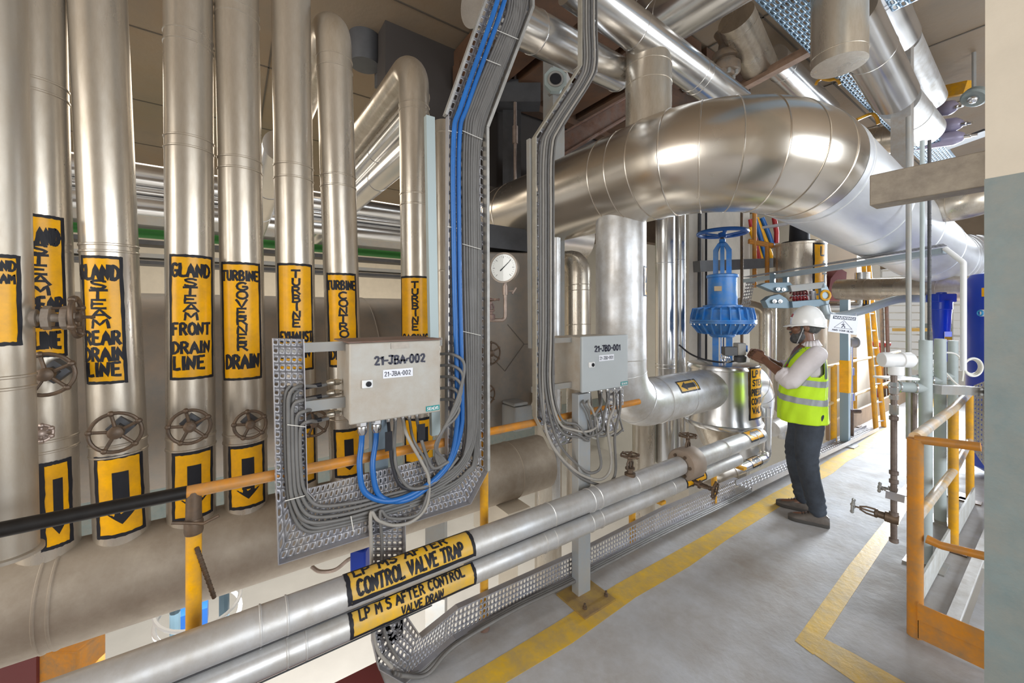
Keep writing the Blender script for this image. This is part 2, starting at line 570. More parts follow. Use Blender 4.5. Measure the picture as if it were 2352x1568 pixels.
def paint_text(mb, s, x0, y0, w, h, fn, brush=.13, jit=.03, slant=0.0):
    """letters as flat brush ribbons; (x0,y0) lower left, w by h in surface units; fn(x,y) -> point"""
    tw = text_width(s)
    kx = w / tw
    rnd = random.Random(sum(map(ord, s)) + len(s))
    x = 0.0
    for c in s:
        for st in G[c]:
            pts = []
            for (a, b), (a2, b2) in zip(st, st[1:]):
                for k in range(3):
                    pts.append((a + (a2 - a) * k / 3, b + (b2 - b) * k / 3))
            pts.append(st[-1])
            pts = [(p[0] + rnd.uniform(-jit, jit) * .5, p[1] + rnd.uniform(-jit, jit) * .5) for p in pts]
            P = [((x + p[0] + slant * p[1]) * kx + x0, p[1] * h + y0) for p in pts]
            bw = brush * h
            for i in range(len(P)):
                a = P[max(0, i - 1)]
                b = P[min(len(P) - 1, i + 1)]
                dx, dy = b[0] - a[0], b[1] - a[1]
                l = math.hypot(dx, dy) or 1
                wv = bw * .5 * (1 + rnd.uniform(-jit, jit) * 4)
                px, py = -dy / l * wv, dx / l * wv
                ex, ey = (0, 0)
                if i == 0:
                    ex, ey = -dx / l * bw * .35, -dy / l * bw * .35
                if i == len(P) - 1:
                    ex, ey = dx / l * bw * .35, dy / l * bw * .35
                mb.v.append(Vector(fn(P[i][0] + px + ex, P[i][1] + py + ey)))
                mb.v.append(Vector(fn(P[i][0] - px + ex, P[i][1] - py + ey)))
                if i:
                    n = len(mb.v)
                    mb.f.append([n - 4, n - 3, n - 1, n - 2])
        x += ADV.get(c, .8)
    return mb


def surf_rect(mb, x0, y0, x1, y1, fn, nx=10, ny=10, wob=0.0, seed=1):
    rnd = random.Random(seed)
    o = len(mb.v)
    for j in range(ny + 1):
        for i in range(nx + 1):
            x, y = x0 + (x1 - x0) * i / nx, y0 + (y1 - y0) * j / ny
            if wob and (i in (0, nx)):
                x += rnd.uniform(-wob, wob)
            if wob and (j in (0, ny)):
                y += rnd.uniform(-wob, wob)
            mb.v.append(Vector(fn(x, y)))
    for j in range(ny):
        for i in range(nx):
            a = o + j * (nx + 1) + i
            mb.f.append([a, a + 1, a + nx + 2, a + nx + 1])
    return mb


def painted_label(parent, fnr, x0, y0, x1, y1, bw, lines=(), field='label', arrow=None, seed=3, brush=.17, lift=0.0012, label=None):
    """painted sign on a surface: field, border, lettering or arrow. fnr(x, y, lift) -> point"""
    f1 = lambda x, y: fnr(x, y, lift)
    f2 = lambda x, y: fnr(x, y, lift * 1.8)
    p = surf_rect(MB(), x0, y0, x1, y1, f1, 14, 8).build('painted_label', field, parent)
    if label:
        p['label'] = label
    b = MB()
    wob = bw * .12
    surf_rect(b, x0 - bw * .3, y0 - bw * .3, x0 + bw * .7, y1 + bw * .3, f2, 2, 14, wob, seed)
    surf_rect(b, x1 - bw * .7, y0 - bw * .3, x1 + bw * .3, y1 + bw * .3, f2, 2, 14, wob, seed + 1)
    surf_rect(b, x0 + bw * .6, y0 - bw * .3, x1 - bw * .6, y0 + bw * .7, f2, 14, 2, wob, seed + 2)
    surf_rect(b, x0 + bw * .6, y1 - bw * .7, x1 - bw * .6, y1 + bw * .3, f2, 14, 2, wob, seed + 3)
    b.build('border', 'black', p)
    if lines:
        t = MB()
        for s, lx, ly, lw, lh in lines:
            paint_text(t, s, lx, ly, lw, lh, f2, brush * (1.4 if len(s) == 1 else 1.15))
        t.build('lettering', 'black', p)
    if arrow:
        t = MB()
        # arrow: (tail x,y) -> (head x,y), shaft width, head width, head length
        (ax, ay), (hx, hy), sw, hw, hl = arrow
        dx, dy = hx - ax, hy - ay
        l = math.hypot(dx, dy)
        dx, dy = dx / l, dy / l
        nx_, ny_ = -dy, dx

        def A(s, w_):
            return (ax + dx * s + nx_ * w_, ay + dy * s + ny_ * w_)
        K = 10
        o = len(t.v)
        for k in range(K + 1):
            s = (l - hl) * k / K
            for wv in (-1, -.33, .33, 1):
                t.v.append(Vector(f2(*A(s, wv * sw / 2))))
            if k:
                for q in range(3):
                    a = o + (k - 1) * 4 + q
                    t.f.append([a, a + 1, a + 5, a + 4])
        o = len(t.v)
        for k in range(K + 1):
            s = l - hl + hl * k / K
            ww = hw / 2 * (1 - k / K)
            for wv in (-1, -.33, .33, 1):
                t.v.append(Vector(f2(*A(s, wv * ww))))
            if k:
                for q in range(3):
                    a = o + (k - 1) * 4 + q
                    t.f.append([a, a + 1, a + 5, a + 4])
        t.build('arrow', 'black', p)
    return p
# ================================================================== the setting
FE = -1.94                      # left edge of the walkway slab
CZ = 5.0                        # ceiling
fl = MB()
fl.box(((FE - 0.42) / 2, -2.65, -0.11), (-FE - 0.42, 6.7, 0.22))                          # near part, up to the pit
fl.box(((FE - 0.42) / 2, 10.0, -0.11), (-FE - 0.42, 18.6, 0.22))
fl.box((2.79, -1.4, -0.11), (6.42, 8.9, 0.22))
struct('floor', fl, 'floor')
struct('floor_pit', MB().box((1.6, 8.0, -1.3), (4.4, 11, 0.1)), 'floor')
struct('ceiling', MB().box((-4.2, 4.0, CZ + 0.15), (20.6, 20, 0.3)), 'concrete')
struct('lower_floor', MB().box((-8.0, 4.0, -4.6), (13.6, 22, 0.2)), 'hall_floor')
cs = MB()
for k in range(7):
    cs.box((-4.2, -4 + 2.2 * k, CZ - .004), (20, .02, .008))
for k in range(6):
    cs.box((-12.5 + 2.1 * k, 4, CZ - .004), (.02, 19, .008))
setp(cs.build('trim_6', mat('joint_dark', (.10, .08, .06), .9)), kind='structure')
# far left wall, beige above a teal dado band
struct('wall_left', MB().box((-14.6, 4.0, 1.55), (0.2, 20, 7.1)), 'beige')
struct('wall_left_lower', MB().box((-14.6, 4.0, -3.25), (0.2, 20, 2.5)), 'white_wall')
# far end wall with window openings
ew = MB()
for x0, x1, z0, z1 in ((-14.5, -3.0, -4.5, 5.0), (-3.0, 6.0, -0.2, 0.35), (-2.25, -1.72, 0.35, 2.9), (-0.6, -0.2, .35, 2.9), (2.2, 2.7, .35, 2.9)):
    ew.box(((x0 + x1) / 2, 14.1, (z0 + z1) / 2), (x1 - x0, 0.2, z1 - z0))
struct('wall_far', ew, 'white_wall')
struct('wall_far_upper', MB().box((1.5, 14.1, 3.95), (9.0, 0.2, 2.1)), mat('brown_upper_wall', (.22, .17, .12), .85, 0, .25, 1.5))
struct('trim_1', MB().box((-1.985, 13.98, 0.85), (0.54, 0.06, 1.25)), 'teal')
for n, (x0, x1) in enumerate(((-3.0, -2.25), (-1.72, -0.6), (-0.2, 2.2))):
    wf = MB()
    for k in range(14):
        wf.box(((x0 + x1) / 2, 14.08, 0.45 + 2.4 * k / 13), (x1 - x0, 0.03, 0.03 if n == 0 else 0.012 if k % 4 else 0.05))
    struct('window_%d' % (n + 1), wf, 'white_wall')
# right column with dado
struct('column_right', MB().box((0.16, 2.45, 2.2 + (CZ - 2.2) / 2), (0.70, 0.5, CZ - 2.2)), 'beige')
struct('trim_2', MB().box((0.16, 2.45, 1.1), (0.704, 0.504, 2.2)), 'teal')
# wall with windows on the near right and behind
bw = MB()
for y0, y1, z0, z1 in ((-5.8, 14, -0.2, 0.9), (-5.8, 14, 3.9, 5.0), (-5.8, -1.6, 0.9, 3.9), (6.8, 14, .9, 3.9), (2.4, 2.8, .9, 3.9)):
    bw.box((5.95, (y0 + y1) / 2, (z0 + z1) / 2), (0.2, y1 - y0, z1 - z0))
struct('wall_right', bw, 'beige')
# red-brown steel beam at the edge of the opening
struct('beam_1', MB().box(((FE - 1.5) / 2, -0.35, -0.10), (-FE - 1.5 + .1, 1.86, 0.206)), 'maroon')
# painted floor stripes
st = MB()
def stripe(pts, z=0.0015):
    v = [at(u, v_, Z=0) for u, v_ in pts]
    st.prism([Vector((p.x, p.y, 0)) for p in v], (0, 0, z))
la, lb = [], []
for i in range(26):
    y = -0.2 + i * 0.55
    la.append((-1.675 - 0.012 * math.sin(i * 1.9), y))
    lb.append((-1.53 + 0.012 * math.sin(i * 2.7), y))
for i in range(25):
    st.prism([(la[i][0], la[i][1], 0), (lb[i][0], lb[i][1], 0), (lb[i + 1][0], lb[i + 1][1], 0), (la[i + 1][0], la[i + 1][1], 0)], (0, 0, .0015))
E1 = [(1826, 1471), (1950, 1298), (2032, 1196), (2085, 1120)]
E2 = [(1868, 1503), (1985, 1325), (2064, 1205), (2112, 1120)]
for k in range(3):
    stripe([E1[k], E2[k], E2[k + 1], E1[k + 1]])
E1 = [(1826, 1471), (1905, 1526), (2000, 1592), (2100, 1650)]
E2 = [(1876, 1458), (1960, 1500), (2080, 1568), (2180, 1620)]
for k in range(3):
    stripe([E1[k], E1[k + 1], E2[k + 1], E2[k]], .0013)
setp(st.build('trim_3', 'floor_yellow'), kind='structure')

# ================================================================== header and the eight drain pipes
HX, HZ, HR = -2.6, 0.48, 0.215
p, rs = seam_path([Vector((HX, -1.6, HZ)), Vector((HX, 2.12, HZ))], HR, [0.95, 0.99, 3.4], 0.004)
hd = setp(MB().tube(p, rs, 48).build('drain_header', 'header'), 'big dusty horizontal drain header that the row of labelled upright pipes stands on', 'pipe')


class Cyl:
    """surface mapping of a leaning upright pipe: x = arc length to the right as seen from the camera, y = height"""

    def __init__(self, a, b, r):
        self.a, self.b, self.r = Vector(a), Vector(b), r

    def ax(self, z):
        t = (z - self.a.z) / (self.b.z - self.a.z)
        return self.a.lerp(self.b, t)

    def fn(self, x, y, lift=0.0):
        c = self.ax(y)
        d = Vector((-c.x, -c.y, 0)).normalized()
        rt = Vector((-d.y, d.x, 0))          # right as seen from the camera
        t = x / self.r
        return c + (d * math.cos(t) + rt * math.sin(t)) * (self.r + lift)

    def px(self, u, v):
        """pixel -> (x, y) on the surface"""
        z = CAM_H
        for _ in range(4):
            c = self.ax(z)
            D = math.hypot(c.x, c.y)
            q = ray(u, v)
            dl = math.atan2(q.x, q.y) - math.atan2(c.x, c.y)
            s = max(-1, min(1, D * math.sin(dl) / self.r))
            ph = math.asin(s) - dl
            x = self.r * ph
            pnt = self.fn(x, z)
            dep = -SN * pnt.x + CS * pnt.y
            z = CAM_H + (HV - v) / F_PX * dep
        return x, z


UMIN = {}


def handwheel(name_parent, c, axis, R, r=0.006, spokes=5, m='iron', hub=0.02, nodules=True):
    """spoked wheel part"""
    b = MB()
    x, y, a = frame_of(axis)
    c = Vector(c)
    b.ring(c, a, R, r, 30, 8)
    for k in range(spokes):
        t = 2 * math.pi * k / spokes + 0.5
        d = x * math.cos(t) + y * math.sin(t)
        b.tube([c - a * 0.006, c + d * R * 0.5 - a * 0.004, c + d * R], [r * 1.1, r * 0.9, r * 0.9], 8)
        if nodules:
            b.ball(c + d * R, r * 1.7, 8, 6)
    b.lathe(c - a * hub, a, [(hub * .7, 0), (hub, .004), (hub, hub * 1.5), (hub * .6, hub * 1.8)], 14)
    return b.build('handwheel', m, name_parent)


def drain_pipe(lab, top, bot, label_rect, lines, arrow_rect, seams, R=0.1, X=HX, zbot=None, ztop=CZ, elbow=None, m='alu', arrow=True, low_r=0.0, field_label=None, wheel=None, name='drain_pipe'):
    xa, ya, _ = edges_axis(top[0], top[1], X)
    xb, yb, _ = edges_axis(bot[0], bot[1], X)
    zb = HZ + 0.14 if zbot is None else zbot
    # leaning axis given by two heights
    d = -SN * xa + CS * ya
    za = CAM_H + (HV - top[2]) / F_PX * d
    d2 = -SN * xb + CS * yb
    zb2 = CAM_H + (HV - bot[2]) / F_PX * d2
    A, B = Vector((xb, yb, zb2)), Vector((xa, ya, za))
    dirv = (B - A) / (B.z - A.z)
    P0 = A + dirv * (zb - A.z)
    P1 = A + dirv * ((ztop if elbow is None else elbow) - A.z)
    c = Cyl(P0, P1, R)
    pts = [P0, P1]
    if elbow is not None:
        pts = fillet([P0, P1, P1 + Vector((-2.2, 0.0, 0.02))], 0.16, 10)
    sm = []
    L = (P1 - P0).length
    for v in seams:
        sm.append(max(0.01, (c.px((bot[0] + bot[1]) / 2, v)[1] - P0.z)))
    pp, rr = seam_path(pts, R, sm, 0.0035, 0.012)
    if low_r:
        pass
    o = MB().tube(pp, rr, 40).build(name, m)
    setp(o, lab, 'pipe', 'labelled turbine drain pipes')
    MB().lathe(P0 + Vector((0, 0, -0.004)), (0, 0, 1), [(R + .002, 0), (R + 0.012, 0.0), (R + 0.012, 0.012), (R + .002, 0.016)], 40).build('base_flange', m, o)
    if label_rect:
        (u0, v0), (u1, v1) = label_rect
        x0, y1 = c.px(u0, v0) if not isinstance(u0, tuple) else (u0[0], c.px((bot[0] + bot[1]) / 2, v0)[1])
        x1, y0 = c.px(u1, v1)
        bwid = 0.013
        W, H = x1 - x0, y1 - y0
        ls = []
        for s, px0, px1, fy0, fy1 in lines:
            vm_ = (v0 + v1) / 2
            ua, ub = max(u0, UMIN.get(round(u1), -999)), u1
            fx0 = (c.px(ua + (ub - ua) * px0, vm_)[0] - x0) / W
            fx1 = (c.px(ua + (ub - ua) * px1, vm_)[0] - x0) / W
            if len(s) > 1 and s.startswith('|'):
                n = len(s) - 1
                for k, ch in enumerate(s[1:]):
                    ya_ = fy0 + (fy1 - fy0) * k / n
                    yb_ = fy0 + (fy1 - fy0) * (k + 0.86) / n
                    wch = (fx1 - fx0) * W * (1.0 if ch not in 'I1' else .35)
                    ls.append((ch, x0 + W * fx0 + ((fx1 - fx0) * W - wch) / 2, y1 - H * yb_, wch, H * (yb_ - ya_)))
            else:
                ls.append((s, x0 + W * fx0, y1 - H * fy1, W * (fx1 - fx0), H * (fy1 - fy0)))
        painted_label(o, c.fn, x0, y0, x1, y1, bwid, ls, seed=int(u1), brush=.2)
    if arrow_rect:
        (u0, v0), (u1, v1) = arrow_rect
        x0, y1 = c.px(u0, v0)
        x1, y0 = c.px(u1, v1)
        W, H = x1 - x0, y1 - y0
        xm = (x0 + x1) / 2 + W * .02
        painted_label(o, c.fn, x0, y0, x1, y1, 0.016, (), arrow=((xm, y1 - H * .2), (xm, y0 + H * .14), W * .32, W * .62, H * .16), seed=int(u1) + 5)
    return o, c


drain_pipe('leftmost and nearest upright drain pipe, cut by the photo edge, ending above the header', (-85, 58, 100), (-62, 90, 1250),
           ((-60, 583), (48, 790)), [('GLAND', .1, .90, .06, .17), ('STEAM', .1, .88, .21, .31)], None, [868, 895], R=.076, X=-2.2, zbot=0.86, m='alu_dusty')
drain_pipe('second upright pipe, its GLAND STEAM sign half hidden behind the leftmost pipe', (5, 140, 0), (40, 174, 1200),
           ((52, 490), (152, 815)), [('GLAND', .0, .86, .09, .2), ('|STEAM', .2, .62, .21, .57), ('REAR', .12, .9, .58, .68), ('DRAIN', .12, .9, .70, .79), ('LINE', .2, .84, .83, .94)],
           ((92, 1067), (166, 1240)), [185, 212, 1015, 1040])
drain_pipe('upright pipe with the GLAND STEAM REAR DRAIN LINE sign', (153, 293, 0), (213, 345, 1200),
           ((188, 588), (291, 876)), [('GLAND', .03, .88, .07, .18), ('|STEAM', .22, .62, .19, .57), ('REAR', .08, .85, .59, .69), ('DRAIN', .06, .93, .72, .82), ('LINE', .1, .84, .84, .94)],
           ((218, 1052), (332, 1208)), [563, 578, 1022, 1047])
drain_pipe('upright pipe with the GLAND STEAM FRONT DRAIN LINE sign', (372, 490, 0), (383, 495, 1150),
           ((391, 585), (488, 863)), [('GLAND', .05, .93, .07, .17), ('|STEAM', .33, .66, .19, .53), ('FRONT', .06, .93, .55, .64), ('DRAIN', .06, .92, .70, .79), ('LINE', .08, .82, .82, .92)],
           ((397, 1042), (487, 1172)), [65, 90, 310, 335, 1010, 1035])
drain_pipe('upright pipe with the TURBINE GOVERNER DRAIN sign', (493, 597, 100), (515, 615, 1130),
           ((510, 603), (600, 866)), [('TURBINE', .05, .94, .07, .15), ('|GOVERNER', .38, .66, .17, .76), ('DRAIN', .1, .92, .79, .90)],
           ((526, 1026), (607, 1150)), [10, 30, 360, 385, 1000, 1020])
drain_pipe('upright pipe with the TURBINE EXHAUST sign, behind the perforated tray', (622, 713, 0), (644, 727, 1090),
           ((638, 606), (719, 846)), [('|TURBINE', .42, .66, .06, .60), ('EXHAUST', .08, .96, .64, .73), ('DRAIN', .1, .9, .78, .88)],
           ((652, 985), (724, 1100)), [375, 405, 940, 960])
drain_pipe('upright pipe with the TURBINE CONTROL sign, bent back under the ceiling', (728, 811, 200), (758, 836, 1070),
           ((751, 628), (822, 838)), [('TURBINE', .06, .94, .08, .17), ('|CONTROL', .4, .68, .2, .78), ('DRAIN', .1, .9, .82, .92)],
           ((768, 988), (830, 1085)), [130, 155, 400, 425, 940, 965], elbow=3.5)
drain_pipe('upright pipe with the TURBINE CASING sign, shortest of the row', (916, 986, 250), (921, 998, 1040),
           ((922, 636), (987, 840)), [('|TURBINE', .38, .62, .06, .60), ('CASING', .06, .94, .64, .73), ('DRAIN', .1, .9, .78, .88)],
           ((930, 960), (995, 1050)), [230, 245, 440, 465, 900, 925], elbow=3.42)
drain_pipe('plain slim upright pipe half hidden behind the bent cable tray', (990, 1052, 240), (995, 1060, 960), None, (), None, [300, 620], R=.095, X=-2.85, zbot=.3, ztop=3.2)

# ================================================================== the two long horizontal pipes beside the walkway
def run_label(pr, axis_p, Y0, Y1, R, lines, tilt):
    """label along a pipe parallel to Y; x = along +Y, y = up around the surface; tilt = angle of mid line above horizontal"""
    def fn(x, y, lift):
        a = tilt + y / R
        return Vector((axis_p[0] + math.cos(a) * (R + lift), x, axis_p[1] + math.sin(a) * (R + lift)))
    return fn


UP, LP = (-1.64, 0.632), (-1.64, 0.506)
UR, LR = 0.0637, 0.054
o = pipe('steam_line', 'upper of the two pale pipes running knee-high along the walkway, with CONTROL VALVE TRAP sign', [(UP[0], -1.2, UP[1]), (UP[0], 2.62, UP[1])], UR, 'alu_white', [1.28, 1.36, 2.60, 2.9, 2.96, 3.3], group='long pipes beside the walkway')
ya, yb = at(800, 1345, X=UP[0] + .05).y, at(1088, 1240, X=UP[0] + .05).y
fn = run_label(o, UP, ya, yb, UR, (), math.radians(48))
painted_label(o, fn, ya, -0.062, yb, 0.075, 0.016, [('LP MS AFTER', ya + .05 * (yb - ya), .028, .74 * (yb - ya), .042), ('CONTROL VALVE TRAP', ya + .06 * (yb - ya), -.040, .84 * (yb - ya), .05)], field='label_old', seed=5, brush=.2)
MB().box((UP[0] + UR * .9, .02, UP[1] - .036), (.004, .95, .004)).box((UP[0] + UR * .9, 1.25, UP[1] - .036), (.004, .8, .004)).build('lap_joint', 'dark', o)
o = pipe('steam_line', 'lower of the two pale pipes running knee-high along the walkway, with the VALVE DRAIN sign', [(LP[0], -1.2, LP[1]), (LP[0], 3.45, LP[1])], LR, 'alu_white', [1.36, 1.42, 2.55, 2.62, 2.9, 2.98, 3.7], group='long pipes beside the walkway')
fn = run_label(o, LP, ya, yb, LR, (), math.radians(30))
painted_label(o, fn, ya + .01, -0.055, yb + .01, 0.05, 0.014, [('LP M S AFTER CONTROL', ya + .08 * (yb - ya), .002, .84 * (yb - ya), .034), ('VALVE DRAIN', ya + .38 * (yb - ya), -.042, .34 * (yb - ya), .03)], field='label_old', seed=6, brush=.2)
MB().box((LP[0] + LR * .92, .35, LP[1] - .034), (.004, .7, .004)).build('lap_joint', 'dark', o)
for (ru, rv), (r0, r1), ln, tl, aa in (((1600, 1092), (1578, 1622), LP, 35, 1),):
    ya, yb = at(r0, rv, X=LP[0] + .05).y, at(r1, rv, X=LP[0] + .05).y
    fn = run_label(o, LP, ya, yb, LR, (), math.radians(tl))
    painted_label(o, fn, ya, -.05, yb, .045, .012, (), field='label', arrow=((yb - .03, 0), (ya + .03, 0), .035, .06, .05), seed=9)
# flange drum and the far length of the upper pipe
t = thing('orifice_flange', (UP[0], 2.72, UP[1]), 'rusty drum-like flange cover between two lengths of pale pipe', 'flange')
MB().lathe((UP[0], 2.63, UP[1]), (0, 1, 0), [(.06, 0), (.105, .005), (.115, .02), (.115, .15), (.105, .165), (.06, .17)], 36).build('drum', mat('dusty_drum', (.42, .36, .31), .6, .35, .2, 6, (.3, .22, .16), .4, 6), t)
b = MB()
for k in range(6):
    a = k * math.pi / 3
    b.lathe((UP[0] + .075 * math.cos(a), 2.628, UP[1] + .075 * math.sin(a)), (0, -1, 0), [(.011, 0), (.011, .01)], 8)
b.build('bolt', 'iron', t)
o = pipe('steam_line', 'short pale pipe beyond the rusty flange drum, with a black arrow sign on top', [(UP[0], 2.80, UP[1]), (UP[0], 3.86, UP[1])], UR + .004, 'alu_white', [.03, .42, .9], group='long pipes beside the walkway')
fn = run_label(o, UP, 0, 0, UR + .004, (), math.radians(55))
painted_label(o, fn, 3.56, -.055, 3.80, .055, .013, (), arrow=((3.765, 0), (3.595, 0), .04, .075, .08), seed=11)

# valves on those pipes: upright stem with a hand wheel
def small_valve(lab, base, axis, h, R, m='iron', group=None, spokes=6):
    base, a = Vector(base), Vector(axis).normalized()
    x, y, _ = frame_of(a)
    t = thing('globe_valve', base, lab, 'valve', group)
    MB().lathe(base, a, [(.03, -.02), (.034, 0), (.034, .018), (.02, .022), (.018, h * .3), (.03, h * .32), (.03, h * .4), (.014, h * .42)], 14).build('bonnet', m, t)
    b = MB()
    for s in (-1, 1):
        b.tube([base + a * h * .38 + x * s * .024, base + a * h * .6 + x * s * .026, base + a * h * .8 + x * s * .01], .007, 8)
    b.lathe(base + a * h * .74, a, [(.016, 0), (.016, h * .1)], 10)
    b.build('yoke', m, t)
    MB().tube([base + a * h * .3, base + a * h * 1.1], .007, 8).build('stem', m, t)
    handwheel(t, base + a * h, a, R, .006, spokes, m, .014)
    return t


small_valve('small rusty hand valve standing on the upper long pipe just short of the flange drum', at(1447, 1092, X=UP[0]) * 1, (0, 0, 1), .13, .055)
small_valve('small rusty hand valve standing on the pale pipe beyond the flange drum', at(1580, 1050, X=UP[0]), (0, 0, 1), .16, .06)
v_ = small_valve('small black hand valve poking out of the lower long pipe toward the walkway', (LP[0] + .03, at(1580, 1115, X=LP[0]).y, LP[1]), (1, 0.15, -.1), .16, .055)

# ================================================================== tee pipe and large elbow
LY, LZ, LRR = 2.66, 2.827, 0.376
pts = fillet([(-4.3, 4.2, LZ), (-4.3, LY, LZ), (-1.15, LY, LZ), (-1.10, 8.75, 2.42), (3.4, 8.75, 2.42)], [.5, .72, .9], 20)
L = [0]
for a_, b_ in zip(pts, pts[1:]):
    L.append(L[-1] + (b_ - a_).length)


def s_at(fx):
    return min(range(len(pts)), key=lambda i: (pts[i] - Vector(fx)).length)


seams = []
for i, q in enumerate(pts):
    if LY - .01 < q.y < 3.6 and q.x > -2.0 and q.z > 2.75 and (i % 3 == 1):
        seams.append(L[i])
s0 = L[s_at((-1.8, LY, LZ))]
seams = sorted(set([round(s, 3) for s in seams] + [L[s_at((-4.1, LY, LZ))] + .25, L[s_at((-4.1, LY, LZ))] + .45, s0 - .42, s0 - .25, L[-1] - 3.9, L[-1] - 3.8, L[-1] - 3.2, L[-1] - 2.8, 7.2, 8.4]))
isp = next(i for i, q in enumerate(pts) if q.y > 3.35 and q.x > -2)
big = setp(add_beads(MB().tube(pts[:isp + 1], LRR, 84), pts[:isp + 1], LRR, [s for s in seams if s <= L[isp]], .005, 84).build('steam_main', 'big'), 'huge silver pipe with a wide elbow arching over the worker', 'pipe')

add_beads(MB().tube(pts[isp:], LRR - .001, 84), pts[isp:], LRR, [.12, 1.2, 2.4, 3.6, 4.6, 4.75, 4.9, 5.05, 5.2, 5.6, 6.2, 6.6], .006, 84).build('lit_brushed_section', mat('lit_brushed_cladding', (.80, .82, .85), .46, .8, .10, 2.5, None, 0, 3, 0, 4, .05, (3, .5, 3)), big)['label'] = 'brushed pipe section running away, white side light painted on'  # rougher and paler: white side light painted into this cladding

VX = -2.2
pv = fillet([(VX, LY, LZ - .30), (VX, LY, .94), (VX, 4.35, .94)], .34, 14)
o = pipe('steam_branch', 'thick silver pipe dropping from the huge elbow pipe and turning to the blue-topped valve', pv, .205, 'alu_white', [1.18, 1.30, 1.62, 1.9, 2.28], n=56, hgt=.004)
cy = Cyl((VX, LY, .94), (VX, LY, LZ), .205)
x0, y1 = cy.px(1479, 611)
x1, y0 = cy.px(1502, 680)
x0, x1 = cy.px(1479, 650)[0], cy.px(1500, 650)[0]
painted_label(o, cy.fn, x0, y0, x1 + .04, y1, .014, (), arrow=((x0 + (x1 - x0) * .75, y0 + .03), (x0 + (x1 - x0) * .75, y1 - .02), .035, .085, .11), seed=12)
fn = run_label(o, (VX, .94), 0, 0, .205, (), math.radians(38))
ya, yb = at(1562, 935, X=VX + .17).y, at(1604, 935, X=VX + .17).y
painted_label(o, fn, ya, -.055, yb, .055, .013, (), field='label_old', arrow=((yb - .03, 0), (ya + .03, 0), .045, .085, .08), seed=13)
o = pipe('steam_riser', 'short upright silver pipe rising from the top of the huge elbow pipe', [(-1.93, LY, LZ + .3), (-1.93, LY, 3.78)], .172, 'alu', [.36, .5], n=44)
# right-hand pair of upright pipes behind
def upright(lab, uL, uR, X, z0, z1, m='alu_bright', seams=(), name='riser_pipe', group=None):
    x, y, r = edges_axis(uL, uR, X)
    return pipe(name, lab, [(x, y, z0), (x, y, z1)], r, m, seams, n=32, group=group)


upright('tall silver pipe just right of the thick branch pipe, left one of the pair', 1505, 1551, -2.75, 0, 3.0, seams=[1.1, 1.14, 2.3])
upright('slimmer silver pipe, right one of the pair behind the thick branch pipe', 1549, 1575, -2.70, 0, 3.0, seams=[1.0, 2.35])
# dark elbow pipe left of the thick pipe
xx, yy, rr = edges_axis(1301, 1357, -3.1)
o = pipe('elbow_pipe', 'brownish silver pipe with a mitred elbow seen between cable tray and thick pipe', [(xx, yy, -.5), (xx, yy, 2.28), (xx - .75, yy + .1, 2.33)], rr, 'alu', [1.9, 2.1, 2.46, 2.52], bend=.14, n=32, bn=4)
# vertical pipes seen below / behind near the second tray
upright('narrow pale upright pipe between the second cable tray and the elbow pipe', 1268, 1287, -2.5, 0.0, 2.35, 'alu_white', name='riser_pipe')
upright('pale upright pipe standing under the barrel end behind the railing', 1228, 1290, -3.0, -2.5, .95, 'alu', name='riser_pipe')
upright('lower pale pipe seen between the second box post and the thick pipe elbow', 1452, 1505, -2.9, -2.5, .78, 'alu', name='riser_pipe')

# ================================================================== overhead pipes
pipe('overhead_pipe', 'silver pipe under the ceiling running behind the bent cable tray, capped end', [at(1090, 5, d=2.25), at(1422, 172, d=3.3)], .128, 'alu_bright', [.5, .9, -.02], n=36)
pipe('overhead_pipe', 'silver pipe slanting down across the top toward the huge elbow', [at(1310, -40, d=2.66), at(1690, 240, d=3.55)], .135, 'alu_bright', [.62, 1.3, 1.36], n=36)
pipe('overhead_pipe', 'thick silver pipe crossing the top edge above the flanged valve', [at(1470, -70, d=4.2), at(1522, 52, d=3.95), at(1780, -115, d=3.1)], .235, 'alu_bright', [.55, .75, .85], bend=.1, n=40, bn=2)
pipe('overhead_pipe', 'rust-stained silver pipe length hanging by the flanged valve', [at(1690, 40, d=4.0), at(1748, 162, d=4.45)], .17, 'alu', [.1, -.05], n=36)
pipe('overhead_pipe', 'silver pipe running back toward the wall behind the rusty channel', [at(1775, 135, d=4.6), at(1900, 255, d=5.8)], .15, 'alu_bright', [.3], n=28)
x, y, r = edges_axis(1861, 1997, -1.02)
q = at(1930, 150, d=math.hypot(x, y) / math.hypot(1, (1930 - CX) / F_PX))
o = pipe('capped_pipe', 'vertical silver pipe hanging from above with a flat disc end over the elbow', [(x, y, q.z), (x, y, CZ)], r, 'alu', [.07], n=48)
pipe('overhead_pipe', 'silver pipe slanting behind the flat-ended pipe, with a torn rim at its low end', [at(1950, 30, d=3.4), at(2056, 222, d=4.2)], .19, 'alu_bright', [.62], n=40)
pipe('overhead_pipe', 'white-lit continuation of the slanting pipe beyond the grey hanger post', [at(2062, 232, d=4.7), at(2124, 300, d=5.3)], .20, 'alu_white', [.5], n=40)  # paler cladding than the near length: white light painted in
pipe('overhead_pipe', 'second slanting silver pipe at the upper right', [at(2000, -40, d=3.5), at(2066, 88, d=4.15)], .165, 'alu_bright', [.2, .26], n=36)
pipe('overhead_pipe', 'white-lit pipe end at the far upper right beside the wall lamp', [at(2070, 96, d=4.5), at(2137, 228, d=5.4)], .165, 'alu_white', [], n=36)  # paler cladding again carries the white light on this end
pipe('overhead_pipe', 'bronze-lit pipe stub between the huge elbow and the grey hanger post', [at(1985, 330, d=6.0), at(2075, 315, d=5.7)], .2, 'alu', [.2], n=28)
